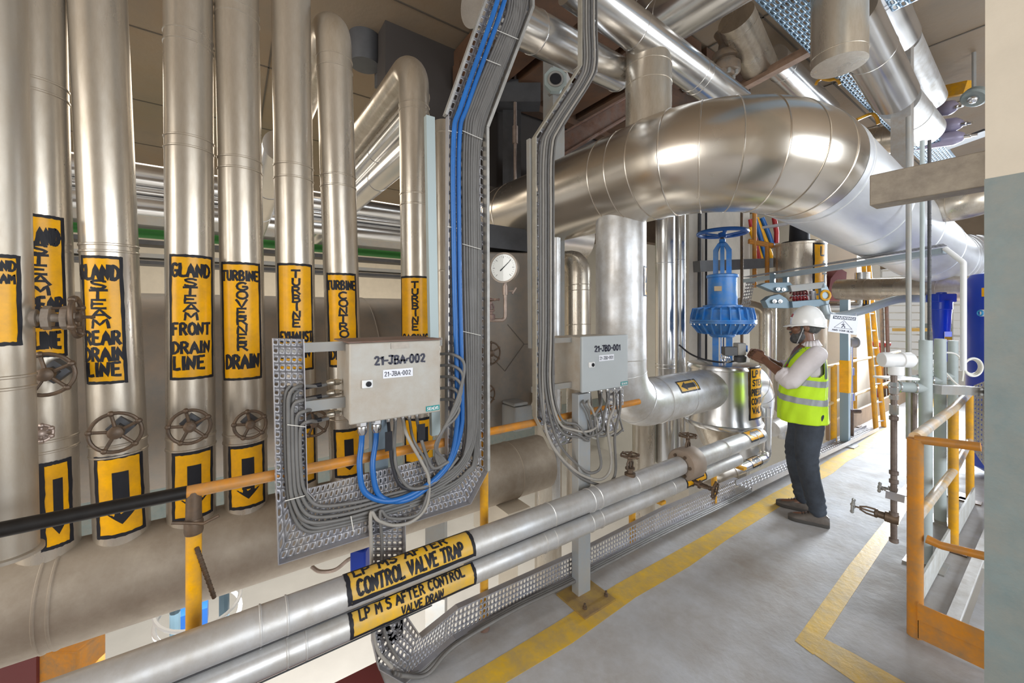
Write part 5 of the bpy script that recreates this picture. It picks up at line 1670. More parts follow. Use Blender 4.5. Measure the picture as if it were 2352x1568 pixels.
for s in (-1, 1):
    b.tube([c + ax_ * .08 + Vector((0, 0, .024 * s)), c + ax_ * .13 + Vector((0, 0, .022 * s)), c + ax_ * .165 + Vector((0, 0, .008 * s))], .006, 8)
b.tube([c + ax_ * .08, c + ax_ * .2], .006, 8)
b.build('yoke', 'iron', t)
handwheel(t, c + ax_ * .2, ax_, .04, .007, 4, 'grey_steel', .012)
c = at(2085, 1135, Y=3.75)
t = thing('pipe_bracket', c, 'grey angle bracket tying the two brown drain pipes together', 'bracket')
MB().bar(at(2034, 1134, Y=3.5), at(2078, 1146, Y=3.52), .012, .05).build('angle', 'galv', t)
MB().bar(at(2083, 1140, Y=3.55), at(2103, 1118, Y=4.05), .1, .006).build('angle', 'galv', t)
MB().bar(at(2083, 1102, Y=4.0), at(2108, 1107, Y=4.0), .01, .06).build('angle', 'grey_steel', t)
small_valve('small grey hand valve by the angle bracket of the brown drain pipes', at(2052, 1128, Y=3.7), (-1, -.2, .1), .07, .028, 'grey_steel')
# conduits
q1, q2 = at(2087, 1008, Y=4.3), at(2087, 900, Y=4.3)
setp(MB().tube([(q1.x, q1.y, q1.z), (q1.x, q1.y, 3.25)], .017, 12).build('conduit', 'grey_steel'), 'leftmost of the three thin conduits dropping past the short beam', 'conduit', 'thin vertical conduits')
pa = at(2126, 781, Y=3.9)
for k, (dx, m) in enumerate(((-.014, 'pvc'), (.016, 'dark'))):
    setp(pipe('conduit', '', [(pa.x + dx, pa.y + dx, pa.z - .05), (pa.x + dx, pa.y + dx, at(2128, 322, Y=3.9).z)], .010 if k else .0125, m, [.04 * j for j in range(1, 24)] if k else (), n=10, hgt=.0015, wid=.014), ['middle of the three thin conduits, entering the nearest grey-green post', 'dark ribbed conduit, right one of the three entering the nearest grey-green post'][k], 'conduit', 'thin vertical conduits')
wc = [[(2050, 815), (2065, 822), (2120, 830), (2160, 845), (2195, 880), (2215, 890)], [(2090, 828), (2130, 834), (2165, 855), (2172, 890), (2178, 900)], [(2140, 812), (2185, 810), (2205, 822), (2212, 850), (2210, 875)]]
for k, pts in enumerate(wc):
    setp(MB().tube(smooth_path([at(u, v, d=3.0 + .004 * (u - 2050)) for u, v in pts], 8), .0075, 8).build('cable', 'tie'), ['pale cable from the white transmitter sagging to the post bar', 'pale cable branching down at the nearest grey-green post', 'pale cable arching over the farther grey-green posts'][k], 'cable', 'pale instrument cables')
b = MB()
cc = at(2236, 843, d=3.75)
for k in range(3):
    b.ring(cc + fwv * .02 * k + rtv * .015 * k, fwv, .085 - .008 * k, .0085, 30, 8)
setp(b.build('cable_coil', 'tie'), 'coil of pale cable hung in front of the blue tank', 'cable')
t = thing('cable_tray', at(2250, 960, Y=4.4), 'perforated grey tray end standing by the right column', 'cable tray')
MB().perf(at(2237, 1035, Y=4.9), at(2275, 1090, Y=4.4), at(2275, 870, Y=4.4), at(2237, 885, Y=4.9), 5, 16, (.3, .2)).build('perforated_plate', 'galv', t, thick=.003)
# blue filter and tank
q = at(2162, 740, Y=7.0)
t = thing('compressed_air_filter', q, 'blue tapered filter housing left of the blue tank', 'filter')
z1, z0 = at(2162, 690, Y=7).z, at(2162, 830, Y=7).z
rb = 22 * 5.0 / F_PX / 1.46 * 1.15
MB().lathe((q.x, q.y, z0), Zu, [(rb * .5, 0), (rb * .62, .02), (rb * .95, (z1 - z0) * .85), (rb * 1.02, (z1 - z0) * .86), (rb, z1 - z0)], 32).build('bowl', 'blue_tank', t)
MB().box((q.x, q.y, z1 + .03), (rb * 2.3, rb * 1.6, .1), (rtv, fwv, Vector((0, 0, 1)))).lathe((q.x, q.y, z1 - .02), Zu, [(rb * .5, 0), (rb * .5, .12)], 16).build('head', 'blue_tank', t, bevel=.01)
MB().box(Vector((q.x, q.y, at(2160, 772, Y=7).z)) - fwv * rb * .80, (.085, .004, .12), (rtv, fwv, Vector((0, 0, 1)))).build('label_plate', 'paper', t)
MB().box(Vector((q.x, q.y, at(2160, 776, Y=7).z)) - fwv * rb * .82, (.085, .004, .04), (rtv, fwv, Vector((0, 0, 1)))).build('label_stripe', 'label', t)
lx = at(2217, 740, Y=6.6)
tr = .36
lq = Vector((lx.x, lx.y, 0)).normalized()
tc = lx + Vector((lq.y, -lq.x, 0)) * tr
t = thing('air_receiver', (tc.x, tc.y, 0), 'blue upright air tank at the right beside the column', 'tank')
tz1 = at(2240, 632, Y=6.6).z
MB().lathe((tc.x, tc.y, 0), Zu, [(.2, .02), (tr, .12), (tr, tz1 - .06), (tr * .9, tz1), (tr * .3, tz1 + .06)], 48).build('shell', 'blue_tank', t)
cyt = Cyl((tc.x, tc.y, 0), (tc.x, tc.y, 2), tr)
x0, y1 = cyt.px(2255, 661)
surf_rect(MB(), x0, y1 - .09, x0 + .14, y1, lambda x, y: cyt.fn(x, y, .002), 4, 1).build('warning_sticker', 'label', t)
x0, y1 = cyt.px(2244, 711)
b = surf_rect(MB(), x0 + .03, y1 - .07, x0 + .2, y1, lambda x, y: cyt.fn(x, y, .002), 4, 1).build('logo_plate', 'paper', t)
MB().ring(cyt.fn(x0 + .035, y1 - .035, .003), (cyt.fn(x0, 1, 1) - cyt.fn(x0, 1, 0)), .026, .008, 24, 6).build('logo_ring', mat('logo_blue', (.03, .3, .6), .4), b)

# ================================================================== short beam, hanger post, overhead trays
BY = 2.62
bl = at(1997, 402, Y=BY)
t = thing('steel_beam', (-.4, BY + .05, 2.26), 'short brown-grey steel beam fixed to the column, high at the right', 'beam')
MB().box(((bl.x - .19) / 2, BY + .06, 2.338), (-.19 - bl.x, .12, .152)).build('box_section', 'beam', t, bevel=.004)
q = at(2072, 380, Y=6.0)
qz = at(2072, 420, Y=6.0).z
setp(MB().box((q.x, 6.0, (qz + CZ) / 2), (.16, .14, CZ - qz)).build('hanger_post', mat('hanger_post_grey', (.36, .36, .36), .5, .2, .15, 8, (.3, .24, .18), .25, 10)), 'grey hanger post behind the short beam, up to the ceiling', 'post')
for lab, X0, X1, Y0, Y1, Z_ in (('long blue-grey perforated tray under the ceiling behind the huge elbow', -1.50, -1.16, 3.3, 11.0, 4.25), ('blue-grey perforated tray end at the top right', -.86, -.42, 1.6, 4.35, 4.15)):
    t = thing('ceiling_cable_tray', ((X0 + X1) / 2, Y0, Z_), lab, 'cable tray')
    MB().perf((X0, Y0, Z_), (X1, Y0, Z_), (X1, Y1, Z_), (X0, Y1, Z_), 9, int((Y1 - Y0) * 11), (.2, .36), 'y').build('perforated_plate', 'galv_blue', t, thick=.002)
    MB().box((X0, (Y0 + Y1) / 2, Z_ + .03), (.004, Y1 - Y0, .06)).box((X1, (Y0 + Y1) / 2, Z_ + .03), (.004, Y1 - Y0, .06)).build('edge_flange', 'galv_blue', t)
setp(MB().bar(at(1688, 212, d=4.6), at(1872, 112, d=3.9), .09, .05).bar(at(1688, 204, d=4.6), at(1872, 104, d=3.9), .01, .09).build('rusty_channel', mat('brown_channel', (.30, .19, .13), .7, .2, .3, 12)), 'rusty brown channel slanting behind the flat-ended pipe', 'beam')
q = at(1668, 140, d=4.3)
t = thing('flanged_valve', q, 'grey flanged valve with bolt heads under the ceiling above the huge elbow', 'valve')
MB().lathe(q, Zu, [(.05, -.14), (.135, -.135), (.14, -.08), (.14, -.05), (.10, -.04), (.10, .0), (.14, .005), (.14, .07), (.09, .08), (.07, .2), (.12, .3)], 28).build('body', mat('flange_grey', (.22, .20, .18), .6, .3, .3, 15, (.3, .2, .12), .3, 10), t)
b = MB()
for k in range(6):
    a = k * math.pi / 3 + .2
    b.lathe(q + Vector((.1 * math.cos(a), .1 * math.sin(a), -.175)), Zu, [(.018, 0), (.018, .05)], 6)
b.build('bolt', 'grey_steel', t)['kind'] = 'stuff'
# rusty I beam, grey post and dark steel behind the trays
t = thing('rusty_beam', at(1365, 290, d=4.6), 'rust-stained I-beam crossing behind the second cable tray', 'beam')
b = MB()
i0, i1 = at(1270, 345, d=4.5), at(1450, 240, d=4.9)
b.bar(i0 + Vector((0, 0, .12)), i1 + Vector((0, 0, .12)), .16, .02).bar(i0 - Vector((0, 0, .12)), i1 - Vector((0, 0, .12)), .16, .02).bar(i0, i1, .02, .24)
b.build('section', 'rust', t)
c_ = at(1272, 160, d=4.2)
d_ = at(1272, 420, d=4.2)
setp(MB().box((c_.x, c_.y, 3.2), (.16, .16, 3.6)).build('steel_post', 'grey_steel'), 'grey steel post behind the second cable tray, up to the ceiling', 'post')
c_ = at(1276, 182, d=4.0)
t = thing('spring_hanger', c_, 'grey spring hanger box with a round hole under the capped overhead pipe', 'hanger')
MB().prism([c_ + rtv * .12 * math.cos(a) + Vector((0, 0, .13 * math.sin(a))) for a in [math.pi / 8 + k * math.pi / 4 for k in range(8)]], fwv * .05).build('end_plate', mat('hanger_teal', (.38, .44, .43), .5, .2), t)
MB().lathe(c_ - fwv * .003, -fwv, [(.068, 0), (.068, .004), (.02, .006)], 24).build('hole', 'black', t)
MB().ring(c_ - fwv * .006, fwv, .07, .012, 24, 8).build('rim', 'grey_steel', t)
MB().bar(c_ + fwv * .05 + rtv * .02, c_ + fwv * .4 + rtv * .16, .2, .2).build('casing', 'grey_steel', t)
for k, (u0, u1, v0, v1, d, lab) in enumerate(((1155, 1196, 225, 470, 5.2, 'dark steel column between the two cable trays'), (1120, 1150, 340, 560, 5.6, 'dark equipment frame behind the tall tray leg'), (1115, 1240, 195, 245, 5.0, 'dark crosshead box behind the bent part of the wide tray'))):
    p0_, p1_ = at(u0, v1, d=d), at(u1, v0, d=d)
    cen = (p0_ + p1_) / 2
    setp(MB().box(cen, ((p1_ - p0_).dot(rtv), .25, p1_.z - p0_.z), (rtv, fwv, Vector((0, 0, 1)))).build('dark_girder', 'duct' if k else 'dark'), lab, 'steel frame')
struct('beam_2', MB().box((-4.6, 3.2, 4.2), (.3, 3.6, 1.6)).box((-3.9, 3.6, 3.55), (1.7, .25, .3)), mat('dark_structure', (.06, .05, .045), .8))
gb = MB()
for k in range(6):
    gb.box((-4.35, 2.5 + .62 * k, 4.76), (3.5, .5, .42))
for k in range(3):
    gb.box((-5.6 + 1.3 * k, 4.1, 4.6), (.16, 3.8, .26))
struct('added_dark_beam', gb, mat('dark_girder', (.05, .04, .032), .85, 0, .4, 3, (.16, .07, .03), .3, 2))  # girders added to darken this part of the ceiling
struct('dark_void_sheet', MB().box((-5.9, 5.9, 4.2), (.2, 6.4, 1.6)), mat('void_dark_brown', (.16, .12, .09), .85, 0, .3, 3))  # added sheet, its dark colour stands in for the void behind the trays
setp(MB().tube([at(1183, 110, d=4.9), at(1183, 420, d=4.9)], .02, 10).tube([at(1183, 290, d=4.9), at(1183, 330, d=4.9)], .035, 10).build('hanger_rod', 'copper'), 'thin copper-brown rod with a turnbuckle between the two cable trays', 'rod')
e_ = at(925, 135, Z=CZ)
struct('beam_3', MB().box((e_.x + .2, e_.y + .75, CZ - .24), (.45, 2.2, .48)), 'duct')
x, y = at(838, 85, Z=CZ).x, at(838, 85, Z=CZ).y
t = thing('pipe_sleeve', (x, y, CZ - .3), 'dark torn pipe sleeve coming through the ceiling left of the dark beam', 'sleeve')
MB().lathe((x, y, CZ - .34), Zu, [(.17, 0), (.18, .05), (.18, .34)], 24).build('sleeve', 'duct', t)
# right upper corner
for k, (u0, v0, u1, v1) in enumerate(((2150, 252, 2192, 246), (2150, 292, 2206, 285), (2140, 325, 2212, 314))):
    a_, c_ = at(u0, v0, d=6.0), at(u1, v1, d=5.7)
    dr = (c_ - a_).normalized()
    t = thing('gas_cylinder', a_, ['topmost', 'middle', 'lowest'][k] + ' of the lilac cylinders lying high at the right, above the short beam', 'cylinder', 'lilac cylinders')
    MB().lathe(a_, dr, [(.09, -.5), (.1, -.4), (.1, (c_ - a_).length - .08), (.06, (c_ - a_).length), (.02, (c_ - a_).length + .02)], 24).build('body', 'lilac', t)
    MB().lathe(c_, dr, [(.03, 0), (.03, .08), (.018, .085), (.018, .14)], 10).build('valve_head', 'chrome', t)
setp(MB().bar(at(2150, 345, d=6.2), at(2275, 300, d=5.6), .25, .03).build('cylinder_rack', 'dark'), 'dark rack plate under the lilac cylinders', 'rack')
q = at(2237, 225, d=5.0)
t = thing('flood_lamp', q, 'round teal-rimmed lamp hanging by the ceiling beside the column', 'lamp')
MB().lathe(q, (-.3, -.6, -.75), [(.06, -.1), (.12, -.06), (.13, 0), (.11, .02), (.06, .01)], 20).build('shade', 'teal', t)
MB().ball(q + Vector((-.3, -.6, -.75)) * .02, .055, 14, 10).build('bulb', 'chrome', t)
MB().tube([q, (q.x, q.y, CZ)], .02, 8).build('stem', 'grey_steel', t)
setp(MB().bar(at(2165, 212, d=5.6), at(2225, 200, d=5.3), .1, .16).build('crane_beam', 'yellow'), 'yellow beam piece under the ceiling left of the round lamp', 'beam')
for k in range(2):
    b = MB()
    c_ = at(1905, 168 + 24 * k, d=4.3)
    pts = [c_ + rtv * (.13 * math.cos(a)) + Vector((0, 0, (.075 if k else -.075) * math.sin(a))) + fwv * .02 * k for a in [math.pi * j / 12 for j in range(13)]]
    setp(MB().tube(pts, .014, 8).build('air_hose', 'yellow'), ['upper', 'lower'][k] + ' yellow hose loop behind the flat-ended pipe', 'hose', 'yellow hoses')
setp(MB().tube(smooth_path([at(1968, 275, d=5.0), at(2000, 262, d=5.0), at(2012, 268, d=5.0), at(2018, 285, d=5.0)], 6), .02, 8).build('air_hose', 'yellow'), 'yellow hose end by the right flank of the huge elbow', 'hose')

# ================================================================== far end of the walkway
t = thing('access_ladder', (-1.8, 8.0, 0), 'tall yellow ladder leaning at the far end, right of the warning sign', 'ladder')
l0, l1 = at(2012, 985, Z=0), at(2030, 980, Z=0)
h0, h1 = at(1990, 690, d=6.4), at(2003, 690, d=6.5)
MB().tube([l0, h0 + (h0 - l0) * .3], .032, 12).build('stile', 'yellow', t)
MB().tube([l1, h1 + (h1 - l1) * .3], .032, 12).build('stile', 'yellow', t)
for k in range(9):
    f_ = .05 + .14 * k
    MB().tube([l0.lerp(h0, f_), l1.lerp(h1, f_) + rtv * .03], .012, 8).build('rung', 'galv', t)
for k, (u, v, vt, m) in enumerate(((1915, 1020, 858, 'yellow'), (1962, 978, 852, 'yellow'))):
    q = at(u, v, Z=0)
    t = thing('rail_post', (q.x, q.y, 0), ['yellow railing post right behind the worker', 'yellow railing post beyond the grey-blue post'][k], 'post', 'far railing posts')
    MB().tube([q, (q.x, q.y, 1.05)], .035, 12).build('upright', 'yellow', t)
    MB().box((q.x, q.y, .006), (.15, .15, .012)).build('base_plate', 'iron', t)
r0, r1 = at(1880, 868, X=-1.86), at(2062, 838, X=-1.86)
t = thing('far_railing', (-1.86, 7.5, 0), 'worn pipe railing far along the walkway behind the worker', 'railing')
MB().tube([(-1.86, 5.9, 1.04), (-1.84, 9.8, 1.04)], .022, 12).build('top_rail', 'railworn', t)
MB().tube([(-1.86, 5.9, .55), (-1.84, 9.8, .55)], .022, 12).build('mid_rail', 'railworn', t)
q = at(1941, 1022, Z=0)
t = thing('equipment_post', (q.x, q.y, 0), 'blue-grey post with a yellow sleeve beside the far yellow railing post', 'post')
MB().box((q.x, q.y, .95), (.09, .08, 1.9)).build('upright', mat('post_bluegrey', (.22, .30, .35), .5), t)
MB().box((q.x, q.y, .9), (.098, .088, .42)).build('sleeve', 'label', t)
MB().box((q.x, q.y, .006), (.24, .2, .012)).build('base_plate', 'grey_steel', t)
q = at(1955, 786, d=5.5)
t = thing('flow_transmitter', q, 'round-faced grey instrument on a chrome stem below the warning sign', 'instrument')
MB().lathe(q - rtv * .05, rtv, [(.05, 0), (.065, .01), (.065, .09), (.075, .095), (.075, .115)], 28).build('head', 'grey_steel', t)
MB().lathe(q + rtv * .066, rtv, [(.06, 0), (.06, .004)], 28).build('face', 'paper', t)
MB().tube([q, q - Vector((0, 0, 1.05))], .022, 10).tube([q - Vector((0, 0, .35)), q - Vector((0, 0, .45))], .04, 10).tube([q - Vector((0, 0, .7)), q - Vector((0, 0, .8))], .045, 10).build('stem', 'chrome', t)
MB().tube([q - Vector((0, 0, .95)) - rtv * .05, q - Vector((0, 0, .95)) + rtv * .12], .03, 10).tube([q - Vector((0, 0, .95)), Vector((q.x, q.y, 0))], .03, 10).build('manifold', 'iron', t)
q0, q1 = at(1968, 960, X=-2.3), at(1998, 960, X=-2.3)
struct('column_far', MB().box((-2.55, (q0.y + q1.y) / 2, 1.6), (.5, q1.y - q0.y, 5.6)), 'beige')
q0, q1 = at(1890, 960, X=-3.4), at(1932, 960, X=-3.4)
struct('column_mid', MB().box((-3.7, (q0.y + q1.y) / 2, 1.6), (.6, q1.y - q0.y, 5.6)), 'beige')
setp(MB().box((-1.95, 8.9, .12), (.04, 4.6, .24)).build('kick_board', mat('brown_board', (.30, .20, .12), .6, 0, .2, 6)), 'brown kick board along the foot of the far railing', 'board')
t = thing('tube_gate', at(2035, 930, Z=0), 'orange tube frame at the far end of the walkway beyond the ladder', 'frame')
fz = at(2034, 880, d=7.4)
MB().tube([at(2024, 838, d=7.6), at(2024, 935, d=7.6)], .03, 8).tube([at(2046, 842, d=7.4), at(2046, 932, d=7.4)], .03, 8).tube([at(2024, 889, d=7.6), at(2046, 889, d=7.4)], .025, 8).tube([at(2024, 932, d=7.6), at(2046, 930, d=7.4)], .03, 8).build('tubes', 'orange', t)
setp(MB().lathe(at(2022, 793, d=8.4), Zu, [(.05, -1.1), (.05, -.14), (.07, -.04), (.16, 0), (.17, .06), (.06, .1)], 20).build('red_valve', 'red'), 'small red round valve seen between ladder and grey conduit', 'valve')
setp(MB().bar(at(2050, 757, d=9.0), at(2175, 757, d=8.0), .02, .07).build('lintel_bar', mat('tan_bar', (.55, .36, .10), .5)), 'narrow ochre band crossing in front of the far windows', 'beam')
for k, (u, m) in enumerate(((2024, 'iron'), (2036, 'rust'))):
    setp(MB().tube([at(u, 690, d=7.8), at(u + 8, 960, d=7.8)], .03, 8).build('brace_pipe', m), ['dark', 'rusty'][k] + ' upright brace right of the yellow ladder', 'pipe', 'far braces')
setp(MB().prism([at(u, v, d=6.6) for u, v in ((1900, 690), (1908, 640), (1928, 615), (1945, 625), (1940, 690))], fwv * .3).build('steel_bracket', 'maroon'), 'dark maroon steel bracket above the warning sign', 'bracket')

# ================================================================== glimpses on the lower level
t = thing('blue_platform', at(470, 1420, Z=-3.0), 'blue-grey ladder hoop structure far below, right of the yellow post', 'ladder')
for u, v in ((402, 1400), (515, 1375)):
    MB().tube([at(u, v + 70, d=4.2), at(u, v - 60, d=4.2)], .045, 8).build('stile', mat('slate_%d' % u, (.10, .17, .22), .5), t)
b = MB()
hc = at(458, 1412, d=4.2)
b.ring(hc, (0.2, .1, 1), .36, .02, 30, 6)
b.ring(hc + Vector((0, 0, .15)), (0.2, .1, 1), .36, .02, 30, 6)
b.build('safety_hoop', 'white', t)
MB().box(at(440, 1415, d=4.6), (.3, .3, .25)).build('base_box', 'blue_dark', t)
q = at(168, 1520, d=3.6)
t = thing('pump_unit', q, 'orange boxed machine part far below in the lower left corner', 'machine')
MB().box(q, (.35, .25, .4), (rtv, fwv, Vector((0, 0, 1)))).build('cover', 'orange', t, bevel=.02)
MB().box(q + rtv * -.33 + Vector((0, 0, .1)), (.35, .3, .7), (rtv, fwv, Vector((0, 0, 1)))).build('frame', 'maroon', t)
MB().box(q + rtv * -.68 + Vector((0, 0, .1)), (.3, .3, .7), (rtv, fwv, Vector((0, 0, 1)))).build('side_panel', 'teal', t)
q = at(828, 1280, d=2.6)
setp(MB().box(q, (.1, .1, .14), (rtv, fwv, Vector((0, 0, 1)))).lathe(q + Vector((0, 0, .07)), Zu, [(.03, 0), (.03, .03)], 12).build('blue_actuator', 'blue_tank', None, bevel=.01), 'small bright blue box under the wide tray, behind the narrow tray', 'instrument')
setp(MB().tube(smooth_path([at(715, 1300, d=2.6), at(735, 1312, d=2.6), at(770, 1308, d=2.6), at(800, 1285, d=2.6), at(815, 1280, d=2.6)], 6), .012, 8).build('impulse_tube', 'copper'), 'thin copper tube running to the small bright blue box', 'tube')
for k, (u0, u1, v0, v1, d, m) in enumerate(((985, 1020, 1190, 1460, 4.6, 'grey_steel'), (1150, 1185, 1170, 1330, 4.6, 'beige'), (1255, 1268, 900, 1160, 4.4, 'white'))):
    p0_, p1_ = at(u0, v1, d=d), at(u1, v0, d=d)
    cen = (p0_ + p1_) / 2
    setp(MB().box((cen.x, cen.y, (p1_.z - 4.5) / 2), (.22, .18, p1_.z + 4.5), (rtv, fwv, Vector((0, 0, 1)))).build('hall_post', m), ['grey', 'beige', 'white'][k] + ' hall post standing on the lower floor behind the long pipes', 'post')
q = at(1150, 1180, X=-2.6)
setp(MB().box((HX, q.y, .13), (.5, .2, .3)).build('header_saddle', 'beige'), 'pale saddle block under the far end of the dusty header', 'block')
struct('trim_5', MB().box((-12.45, 4.0, -2.9), (0.1, 20, 1.6)), 'teal')
# ================================================================== the worker
PO = Vector((-1.335, 3.985, 0))
PF = Vector((-.948, -.317, 0)).normalized()
PL = Vector((-PF.y, PF.x, 0))


def B(f, l, z):
    return PO + PF * f + PL * l + Vector((0, 0, z))


def remesh(mb, vox, sm=4, fac=.5):
    me = bpy.data.meshes.new('tmp')
    me.from_pydata(mb.v, [], mb.f)
    o = bpy.data.objects.new('tmp', me)
    COL.objects.link(o)
    a = o.modifiers.new('r', 'REMESH')
    a.mode = 'VOXEL'
    a.voxel_size = vox
    if sm:
        a = o.modifiers.new('s', 'SMOOTH')
        a.iterations = sm
        a.factor = fac
    dg = bpy.context.evaluated_depsgraph_get()
    m2 = bpy.data.meshes.new_from_object(o.evaluated_get(dg))
    out = MB()
    out.v = [v.co.copy() for v in m2.vertices]
    out.f = [list(p.vertices) for p in m2.polygons]
    bpy.data.objects.remove(o)
    bpy.data.meshes.remove(me)
    bpy.data.meshes.remove(m2)
    return out


def limb(mb, pts, rs, n=14):
    """rounded tapering limb through joints"""
    P = smooth_path(pts, 5)
    R_ = []
    for i in range(len(pts) - 1):
        for k in range(5):
            R_.append(rs[i] + (rs[i + 1] - rs[i]) * k / 5)
    R_.append(rs[-1])
    d0, d1 = (P[0] - P[1]).normalized(), (P[-1] - P[-2]).normalized()
    P = [P[0] + d0 * R_[0] * .95, P[0] + d0 * R_[0] * .6] + P + [P[-1] + d1 * R_[-1] * .6, P[-1] + d1 * R_[-1] * .95]
    R_ = [R_[0] * .25, R_[0] * .78] + R_ + [R_[-1] * .78, R_[-1] * .25]
    return mb.tube(P, R_, n)


def ell(mb, c, r, n=20, m=14, tilt=0.0):
    """ellipsoid in body axes (forward, left, up)"""
    c = B(*c)
    o = len(mb.v)
    mb.ball((0, 0, 0), 1, n, m, r)
    for i in range(o, len(mb.v)):
        p = mb.v[i]
        f_, l_, z_ = p.x, p.y, p.z
        f2, z2 = f_ * math.cos(tilt) - z_ * math.sin(tilt), f_ * math.sin(tilt) + z_ * math.cos(tilt)
        mb.v[i] = c + PF * f2 + PL * l_ + Vector((0, 0, z2))
    return mb


skin = mat('skin', (.17, .078, .045), .42, 0, .12, 18, bump=.05, bscale=120)
ARM = {1: ((-.075, .178, 1.385), (.095, .235, 1.175), (.285, .105, 1.315)), -1: ((-.02, -.178, 1.385), (.13, -.25, 1.19), (.325, -.10, 1.325))}
LEG = {1: ((-.035, .088, .90), (-.015, .105, .50), (-.085, .115, .085)), -1: ((-.0, -.088, .90), (.065, -.095, .50), (.01, -.105, .085))}
t = thing('person', PO, 'worker in a white helmet and yellow-green reflective vest handling the blue valve', 'person')
b = MB()
# trunk
for f_, z_, rf, rl, rz in ((0, 1.27, .115, .16, .2), (.0, 1.02, .12, .155, .2), (-.01, .93, .125, .16, .12)):
    ell(b, (f_, 0, z_), (rf, rl, rz))
ell(b, (-.03, 0, 1.37), (.075, .16, .07))
limb(b, [B(-.035, 0, 1.39), B(-.015, 0, 1.48), B(.0, 0, 1.57)], [.064, .056, .056])
for s in (1, -1):
    S_, E_, W_ = (B(*q) for q in ARM[s])
    limb(b, [S_, (S_ + E_) / 2, E_], [.058, .05, .043])
    limb(b, [E_, E_.lerp(W_, .35), W_], [.043, .043, .029])
    H_, K_, A_ = (B(*q) for q in LEG[s])
    limb(b, [H_, (H_ + K_) / 2, K_], [.085, .072, .056])
    limb(b, [K_, K_.lerp(A_, .35), A_], [.054, .054, .038])
    limb(b, [A_, A_ + PF * .07 + Vector((0, 0, -.035)), A_ + PF * .15 + Vector((0, 0, -.05))], [.035, .036, .028])
# head
ell(b, (-.012, 0, 1.638), (.098, .076, .098), 28, 20)
ell(b, (.028, 0, 1.556), (.067, .060, .088), 24, 18)
ell(b, (.052, 0, 1.505), (.045, .045, .034), 20, 14)
ell(b, (.075, 0, 1.645), (.024, .055, .018))
for s in (1, -1):
    ell(b, (.058, s * .036, 1.585), (.034, .028, .03))
    ell(b, (-.012, s * .078, 1.602), (.022, .011, .032), 14, 10, -.2)
limb(b, [B(.088, 0, 1.628), B(.104, 0, 1.605), B(.117, 0, 1.588)], [.009, .012, .013], 12)
for s in (1, -1):
    ell(b, (.103, s * .012, 1.584), (.012, .009, .009))
ell(b, (.092, 0, 1.547), (.016, .026, .007))
ell(b, (.090, 0, 1.536), (.015, .024, .007))
body = remesh(b, .0052, 3)


def hand(s):
    """five-fingered hand; s = +1 the near (left) hand"""
    mb = MB()
    W_ = B(*ARM[s][2])
    tip = B(.445, .035 if s > 0 else -.02, 1.405 if s > 0 else 1.40)
    d = (tip - W_).normalized()
    n = (Vector((0, 0, -1)) * .35 + PL * (-.85 if s > 0 else .85) + PF * .1)
    n = (n - d * n.dot(d)).normalized()          # palm faces the other hand and down
    sd = n.cross(d) * (1 if s > 0 else -1)
    if sd.z < 0:
        sd = -sd                                 # thumb side up
    ell_pts = [W_ - d * .02, W_ + d * .02, W_ + d * .055, W_ + d * .088]
    for k in range(-2, 3):
        o = sd * (.0165 * k)
        limb(mb, [ell_pts[0] + o * .55, ell_pts[1] + o * .8, ell_pts[2] + o, ell_pts[3] + o * (1.02)], [.017, .0175, .0155, .0125], 10)
    base = W_ + d * .088
    for k, (L_, c1, c2) in enumerate(((.075, .35, .5), (.083, .5, .6), (.078, .62, .7), (.062, .75, .8))):
        r0 = base + sd * (.031 - .0205 * k) - n * .001
        v = (d + sd * (.10 - .075 * k)).normalized()
        pts = [r0 - v * .012, r0]
        ang = .12
        seg = (L_ * .46, L_ * .31, L_ * .25)
        p = r0
        for q in range(3):
            ang += (c1, c2, .35)[q]
            dv = (v * math.cos(ang) + n * math.sin(ang)).normalized()
            p = p + dv * seg[q]
            pts.append(p)
        limb(mb, pts, [.0092, .0092, .0084, .0076, .0066], 10)
    th = W_ + d * .03 + sd * .03
    p1 = th + (d * .7 + sd * .65 + n * .25).normalized() * .036
    p2 = p1 + (d * .9 + sd * .2 + n * .4).normalized() * .030
    p3 = p2 + (d * .85 + n * .6).normalized() * .024
    limb(mb, [th - sd * .012 - d * .008, th, p1, p2, p3], [.0135, .0135, .0115, .0098, .008], 10)
    return remesh(mb, .0024, 2)


for s in (1, -1):
    h = hand(s)
    body.add(h.v, h.f)
body.build('body', skin, t, 60)
# eyes
for s in (1, -1):
    e = B(.083, s * .031, 1.612)
    ey = MB().ball(e, .0115, 14, 10).build('eye', mat('eye_white_%d' % s, (.7, .68, .64), .2), t)
    MB().ball(e + PF * .0075, .006, 10, 8).build('iris', 'black', ey)
# beard, moustache, hair
hairm = mat('black_hair', (.018, .016, .016), .6, 0, .4, 60, (.12, .12, .12), .25, 40, .4, 160)
b = MB()
ell(b, (.030, 0, 1.528), (.069, .0635, .066), 24, 18)
ell(b, (.063, 0, 1.500), (.042, .047, .038), 20, 14)
ell(b, (.098, 0, 1.558), (.014, .030, .008), 16, 10)
for s in (1, -1):
    limb(b, [B(.02, s * .064, 1.61), B(.015, s * .062, 1.57), B(.03, s * .054, 1.54)], [.012, .014, .016], 10)
b = remesh(b, .005, 2)
keep = []
for q in b.f:
    c = sum((b.v[i] for i in q), Vector()) / len(q) - PO
    f_, z_, l_ = c.dot(PF), c.z, abs(c.dot(PL))
    jaw = z_ < 1.540 + max(0, (.05 - f_)) * .40 + max(0, l_ - .045) * 1.2 and f_ > -.035 + (1.56 - z_) * .3
    lip = abs(z_ - 1.5415) < .005 and f_ > .088 and l_ < .02
    mous = z_ < 1.567 and f_ > .07
    if (jaw or mous or (l_ > .052 and z_ < 1.62)) and not lip and z_ > 1.45:
        keep.append(q)
b.f = keep
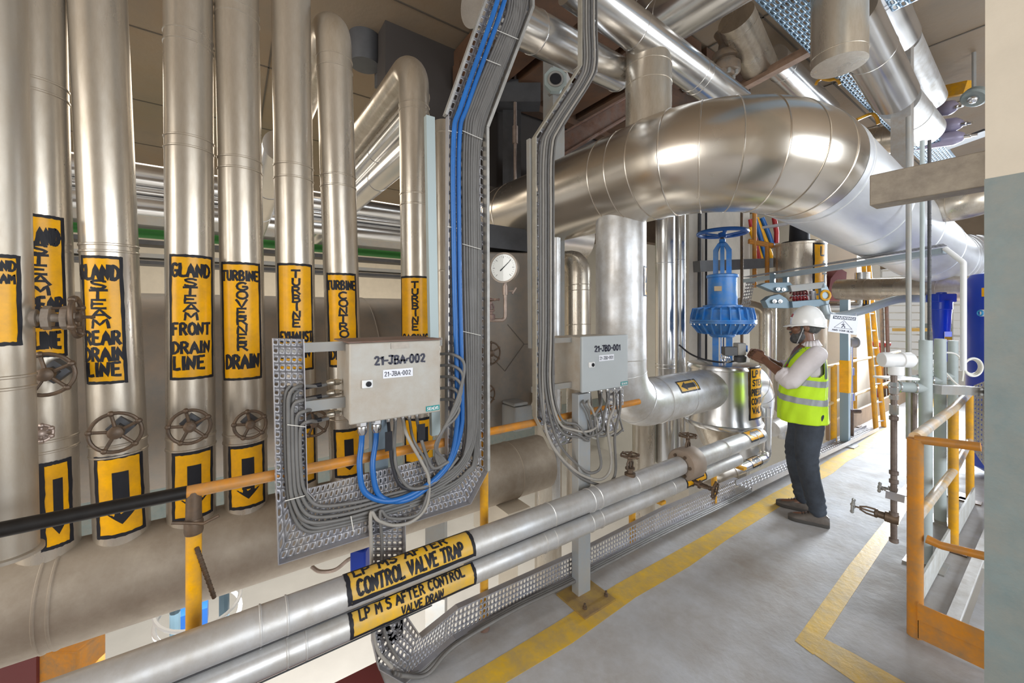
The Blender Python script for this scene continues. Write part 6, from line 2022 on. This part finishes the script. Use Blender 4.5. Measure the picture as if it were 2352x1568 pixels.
b.build('beard', hairm, t, 80)
b = MB()
ell(b, (-.022, 0, 1.625), (.098, .081, .09), 28, 20)
b = remesh(b, .006, 1)
b.f = [q for q in b.f if (lambda c: c.dot(PF) < .01 and c.z > 1.545 + .25 * (c.dot(PF) + .11) and (c.dot(PF) < -.03 or c.z > 1.61))(sum((b.v[i] for i in q), Vector()) / len(q) - PO)]
b.build('hair', hairm, t, 80)
for s in (1, -1):
    MB().tube([B(.093, s * .018, 1.634), B(.094, s * .034, 1.640), B(.078, s * .054, 1.632)], [.003, .0045, .002], 8).build('eyebrow', hairm, t)
# helmet
hw = mat('helmet_white', (.82, .82, .81), .25, coat=.4)
hb = MB()
NZ, NT = 14, 44
hc_f, hc_z = -.020, 1.640


def hp(ph, th, off=0.0):
    rf, rl, rz_ = .122 + off, .103 + off, .142 + off
    x, y, z = rf * math.sin(ph) * math.cos(th), rl * math.sin(ph) * math.sin(th), rz_ * math.cos(ph)
    ridge = .006 * math.exp(-(y / .018) ** 2) * math.cos(ph) * (1 if z > 0 else 0)
    z += ridge
    zz = hc_z + z - .10 * x * 0 + .0
    f_ = hc_f + x
    return B(f_, y, zz + (-.16 * (-x)) * (1 if x < 0 else .35) * (1 - math.cos(ph)) * .9 * (1 if x < 0 else -1) * (1 if x < 0 else .4))


for i in range(NZ + 1):
    for k in range(NT):
        hb.v.append(hp(R90 * i / NZ * 1.04, 2 * math.pi * k / NT))
for i in range(NZ):
    for k in range(NT):
        l = (k + 1) % NT
        hb.f.append([i * NT + k, (i + 1) * NT + k, (i + 1) * NT + l, i * NT + l])
o_ = len(hb.v)
for k in range(NT):                             # brim with a peak in front
    th = 2 * math.pi * k / NT
    p = hp(R90 * 1.04, th)
    pk = max(0, math.cos(th)) ** 2 * .042 + .010
    d = (PF * math.cos(th) + PL * math.sin(th) * .9).normalized()
    hb.v.append(p + d * pk + Vector((0, 0, -.010 - .012 * max(0, math.cos(th)) ** 2)))
for k in range(NT):
    l = (k + 1) % NT
    hb.f.append([NZ * NT + k, o_ + k, o_ + l, NZ * NT + l])
helm = hb.build('helmet', hw, t, 60, thick=.004)
surf_rect(MB(), -.2, 1.0, .2, 1.2, lambda x, y: hp(y, x + .25, .003), 6, 4).build('red_badge', 'red', helm)
sb = MB()
for s in (1, -1):
    P = [B(-.005, s * .083, 1.632), B(.012, s * .074, 1.585), B(.036, s * .060, 1.515), B(.052, s * .03, 1.470), B(.056, 0, 1.462)]
    sb.tube(smooth_path(P, 5), .0045, 6)
sb.build('chin_strap', mat('strap_grey', (.45, .45, .46), .6), t)
hbnd = MB()
hbnd.tube([B(-.02 + .096 * math.cos(a), .083 * math.sin(a), 1.628 + .016 * math.cos(a)) for a in [math.pi * .55 + math.pi * .9 * k / 14 for k in range(15)]], .011, 8)
hbnd.ball(B(-.122, 0, 1.612), .02, 12, 8)
hbnd.build('helmet_headband', 'duct', t)
# safety glasses
gm = bpy.data.materials.new('clear_lens')
gm.use_nodes = True
pb = gm.node_tree.nodes['Principled BSDF']
pb.inputs['Base Color'].default_value = (.9, .93, .95, 1)
pb.inputs['Roughness'].default_value = .05
pb.inputs['Transmission Weight'].default_value = .95
pb.inputs['IOR'].default_value = 1.1
g = MB()
for s in (1, -1):
    g.tube([B(.108, s * .008, 1.612), B(.108, s * .03, 1.614), B(.095, s * .056, 1.616), B(.06, s * .074, 1.618), B(.0, s * .080, 1.618)], .0024, 6)
    g.tube([B(.107, s * .012, 1.600), B(.106, s * .03, 1.594), B(.094, s * .055, 1.600)], .0014, 6)
gl = g.build('glasses', 'chrome', t)
for s in (1, -1):
    surf_rect(MB(), 0, 0, 1, 1, lambda x, y: B(.108 - .016 * x * x, s * (.01 + .046 * x), 1.597 + .018 * y), 5, 3).build('lens', gm, gl)

# trunk surface used by shirt and vest
RINGS = [(.80, .012, .168, .208), (.90, .018, .17, .208), (1.02, .018, .165, .203), (1.14, .010, .155, .20), (1.26, -.002, .143, .197), (1.33, -.015, .125, .190), (1.39, -.027, .098, .166), (1.43, -.033, .078, .116), (1.455, -.035, .068, .082)]


def ringat(z):
    for i in range(len(RINGS) - 1):
        a, c = RINGS[i], RINGS[i + 1]
        if z <= c[0] or i == len(RINGS) - 2:
            k = (z - a[0]) / (c[0] - a[0])
            k = max(0, min(1, k))
            return [a[j] + (c[j] - a[j]) * k for j in range(1, 4)]


def TS(z, th, off=0.0):
    cf, rf, rl = ringat(z)
    ct, st_ = math.cos(th), math.sin(th)
    e = .82
    x = (abs(ct) ** e) * (1 if ct > 0 else -1)
    y = (abs(st_) ** e) * (1 if st_ > 0 else -1)
    fold = .006 * math.sin(th * 7 + z * 9) * max(0, 1.3 - z) * 1.6 + .003 * math.sin(th * 13 - z * 23) * max(0, min(1, (1.38 - z) * 6))
    return B(cf + (rf + off + fold) * x, (rl + off + fold) * y, z)


def shell(z0, z1, nz, nt, off, drop=None):
    mb = MB()
    for i in range(nz + 1):
        for k in range(nt):
            mb.v.append(TS(z0 + (z1 - z0) * i / nz, 2 * math.pi * k / nt, off))
    for i in range(nz):
        for k in range(nt):
            l = (k + 1) % nt
            zc, th = z0 + (z1 - z0) * (i + .5) / nz, 2 * math.pi * (k + .5) / nt
            if drop and drop(zc, th):
                continue
            mb.f.append([i * nt + k, i * nt + l, (i + 1) * nt + l, (i + 1) * nt + k])
    return mb


shirtm = mat('shirt_pale', (.66, .61, .62), .75, 0, .06, 12, bump=.15, bscale=30)
b = MB()
sh = shell(.815, 1.455, 26, 48, -.018)
b.add(sh.v, sh.f + [list(range(48))[::-1], list(range(26 * 48, 27 * 48))])
for s in (1, -1):
    S_, E_, W_ = (B(*q) for q in ARM[s])
    mid = (S_ + E_) / 2
    limb(b, [S_ + PL * s * -.05 + Vector((0, 0, .0)), S_, mid, E_ + Vector((0, 0, -.008)), E_.lerp(W_, .14)], [.06, .074, .073, .069, .066], 18)
b = remesh(b, .0085, 3)
rnd = random.Random(4)
for i, v in enumerate(b.v):                     # cloth creases
    w_ = v - PO
    n = math.sin(w_.dot(PF) * 60 + w_.z * 45) * math.sin(w_.z * 38 + w_.dot(PL) * 30)
    b.v[i] = v + (PF * .5 + Vector((0, 0, .5)) - PL * .2) * n * .0042
b.build('shirt', shirtm, t, 70)
b = MB()
for s in (1, -1):                               # rolled cuffs
    E_, W_ = B(*ARM[s][1]), B(*ARM[s][2])
    d = (W_ - E_).normalized()
    c = E_.lerp(W_, .20)
    cf = MB().lathe(c - d * .03, d, [(.05, 0), (.07, .004), (.073, .02), (.069, .032), (.074, .04), (.071, .06), (.052, .064)], 28)
    for i, v in enumerate(cf.v):
        cf.v[i] = v + Vector((0, 0, 1)) * math.sin(i * 1.7) * .003
    cf.build('rolled_cuff', shirtm, t, 70)
col = MB()
for s in (1, -1):
    a = [B(-.035 + .064 * math.cos(th), s * .066 * math.sin(th), 1.443 + .012 * (1 - math.cos(th)) * .8) for th in [math.pi * k / 9 for k in range(10)]]
    u_ = [p + Vector((0, 0, .038)) + (p - B(-.035, 0, p.z - PO.z)).normalized() * -.006 for p in a]
    lo = [p + (p - B(-.035, 0, p.z - PO.z)).normalized() * .020 + Vector((0, 0, -.012)) for p in a]
    lo[0] = lo[0] + PF * .012 + Vector((0, 0, -.03))
    for k in range(9):
        col.add([a[k], a[k + 1], u_[k + 1], u_[k]], [[0, 1, 2, 3]])
        col.add([u_[k], u_[k + 1], lo[k + 1], lo[k]], [[0, 1, 2, 3]])
col.build('collar', shirtm, t, 80, thick=.003)
# vest
vestm = mat('hivis_fabric', (.56, .86, .015), .7, 0, .06, 9, bump=.15, bscale=70)
tape = mat('reflective_tape', (.36, .38, .40), .45, .3, .12, 30)


def arm_hole(z, th):
    c = TS(z, th) - PO
    f_, l_ = c.dot(PF), c.dot(PL)
    s = 1 if l_ > 0 else -1
    cf = -.065 if s > 0 else -.01
    return abs(l_) > .12 and ((f_ - cf) / .088) ** 2 + ((z - 1.325) / .12) ** 2 < 1


def vee(z, th):
    c = TS(z, th) - PO
    f_, l_ = c.dot(PF), c.dot(PL)
    return f_ > 0 and abs(l_) < (z - 1.20) * .42 or z > 1.444


VH = lambda th: .832 - .012 * math.cos(th)
ves = shell(.822, 1.453, 72, 110, .006, lambda z, th: arm_hole(z, th) or vee(z, th))
vest = ves.build('vest', vestm, t, 70, thick=.003)


def bandm(z0, z1, off, drop=None):
    mb = MB()
    nt = 90
    for i in range(4):
        for k in range(nt):
            th = 2 * math.pi * k / nt
            z = z0 + (z1 - z0) * i / 3 + .016 * math.cos(th)
            mb.v.append(TS(z, th, off))
    for i in range(3):
        for k in range(nt):
            th = 2 * math.pi * (k + .5) / nt
            if drop and drop((z0 + z1) / 2, th):
                continue
            l = (k + 1) % nt
            mb.f.append([i * nt + k, i * nt + l, (i + 1) * nt + l, (i + 1) * nt + k])
    return mb


bandm(1.135, 1.185, .0095).build('reflective_band', tape, vest, 70)
bandm(.985, 1.035, .0095).build('reflective_band', tape, vest, 70)
for s in (1, -1):
    for fr in (1, -1):
        mb = MB()
        nz = 24
        for i in range(nz + 1):
            z = 1.19 + (1.437 - 1.19) * i / nz
            for l_ in (.085, .105, .125):
                cf, rf, rl = ringat(z)
                yy = min(.98, l_ / (rl + .004)) ** (1 / .82)
                th = math.asin(min(.985, yy))
                if fr < 0:
                    th = math.pi - th
                mb.v.append(TS(z, s * th, .0095))
            if i:
                a = len(mb.v) - 6
                mb.f += [[a, a + 1, a + 4, a + 3], [a + 1, a + 2, a + 5, a + 4]]
        mb.build('shoulder_band', mat('piping_%d%d' % (s, fr), (.13, .17, .14), .6), vest, 70)
surf_rect(MB(), 0, 0, 1, 1, lambda x, y: TS(1.275 + .022 * y, .52 + .12 * x, .011), 3, 2).build('red_badge', 'red', vest)
# jeans
jm = mat('dark_jeans', (.022, .026, .036), .8, 0, .3, 9, (.06, .075, .10), .3, 5, .2, 220)
b = MB()
ell(b, (-.005, 0, .90), (.128, .168, .11))
ell(b, (-.04, 0, .88), (.105, .15, .1))
for s in (1, -1):
    H_, K_, A_ = (B(*q) for q in LEG[s])
    limb(b, [H_ + Vector((0, 0, .0)), H_.lerp(K_, .4), K_, K_.lerp(A_, .5), A_ + Vector((0, 0, .035))], [.108, .099, .079, .072, .064], 20)
b = remesh(b, .0085, 3)
for i, v in enumerate(b.v):
    w_ = v - PO
    k = max(0, 1 - abs(w_.z - .16) / .13) + max(0, 1 - abs(w_.z - .5) / .1) * .8 + max(0, 1 - abs(w_.z - .8) / .08) * .5
    n = math.sin(w_.z * 120 + w_.dot(PF) * 40) * k * .005 + math.sin(w_.z * 26 + w_.dot(PL) * 35 + w_.dot(PF) * 20) * .002
    b.v[i] = v + PF * n * (1 if w_.dot(PF) > 0 else -1)
b.build('jeans', jm, t, 70)
# shoes
sm_ = mat('worn_leather', (.055, .042, .035), .55, 0, .3, 14, (.13, .11, .095), .4, 9, .15, 60)
for s in (1, -1):
    A_ = LEG[s][2]
    fx, lx = A_[0], A_[1]
    yaw = .05 * s
    d = (PF * math.cos(yaw) + PL * math.sin(yaw)).normalized()
    sd = Vector((-d.y, d.x, 0))
    base = B(fx, lx, 0)
    prof = [(-.075, .030, .075), (-.06, .038, .09), (-.02, .039, .10), (.03, .040, .105), (.07, .044, .088), (.11, .047, .068), (.15, .046, .058), (.18, .038, .05), (.20, .022, .04)]
    up_ = MB()
    n = 14
    for x, w_, h_ in prof:
        for k in range(n):
            a = math.pi * k / (n - 1)
            up_.v.append(base + d * x + sd * (w_ * math.cos(a) * (1 if abs(math.cos(a)) < .9 else 1.0)) + Vector((0, 0, .022 + (h_ - .022) * max(0.0, math.sin(a)) ** .7)))
    for i in range(len(prof) - 1):
        for k in range(n - 1):
            up_.f.append([i * n + k, i * n + k + 1, (i + 1) * n + k + 1, (i + 1) * n + k])
    up_.f += [list(range(n)), list(range((len(prof) - 1) * n, len(prof) * n))[::-1]]
    up_.tube([base + d * -.01 + Vector((0, 0, .08)), base + d * -.012 + Vector((0, 0, .125))], [.046, .044], 18)
    sh = up_.build('shoe', sm_, t, 60)
    pl = [base + d * x + sd * w_ * 1.1 for x, w_, h_ in prof] + [base + d * x - sd * w_ * 1.1 for x, w_, h_ in prof[::-1]]
    MB().prism([p + Vector((0, 0, .002)) for p in pl], (0, 0, .026)).build('sole', mat('sole_%d' % s, (.06, .055, .05), .7), sh, bevel=.004)
    lc = MB()
    for k in range(4):
        p = base + d * (.045 + .02 * k) + Vector((0, 0, .102 - .009 * k))
        lc.tube([p + sd * .022 - Vector((0, 0, .008)), p + Vector((0, 0, .003)), p - sd * .022 - Vector((0, 0, .008))], .0025, 6)
    lc.build('laces', 'black', sh)
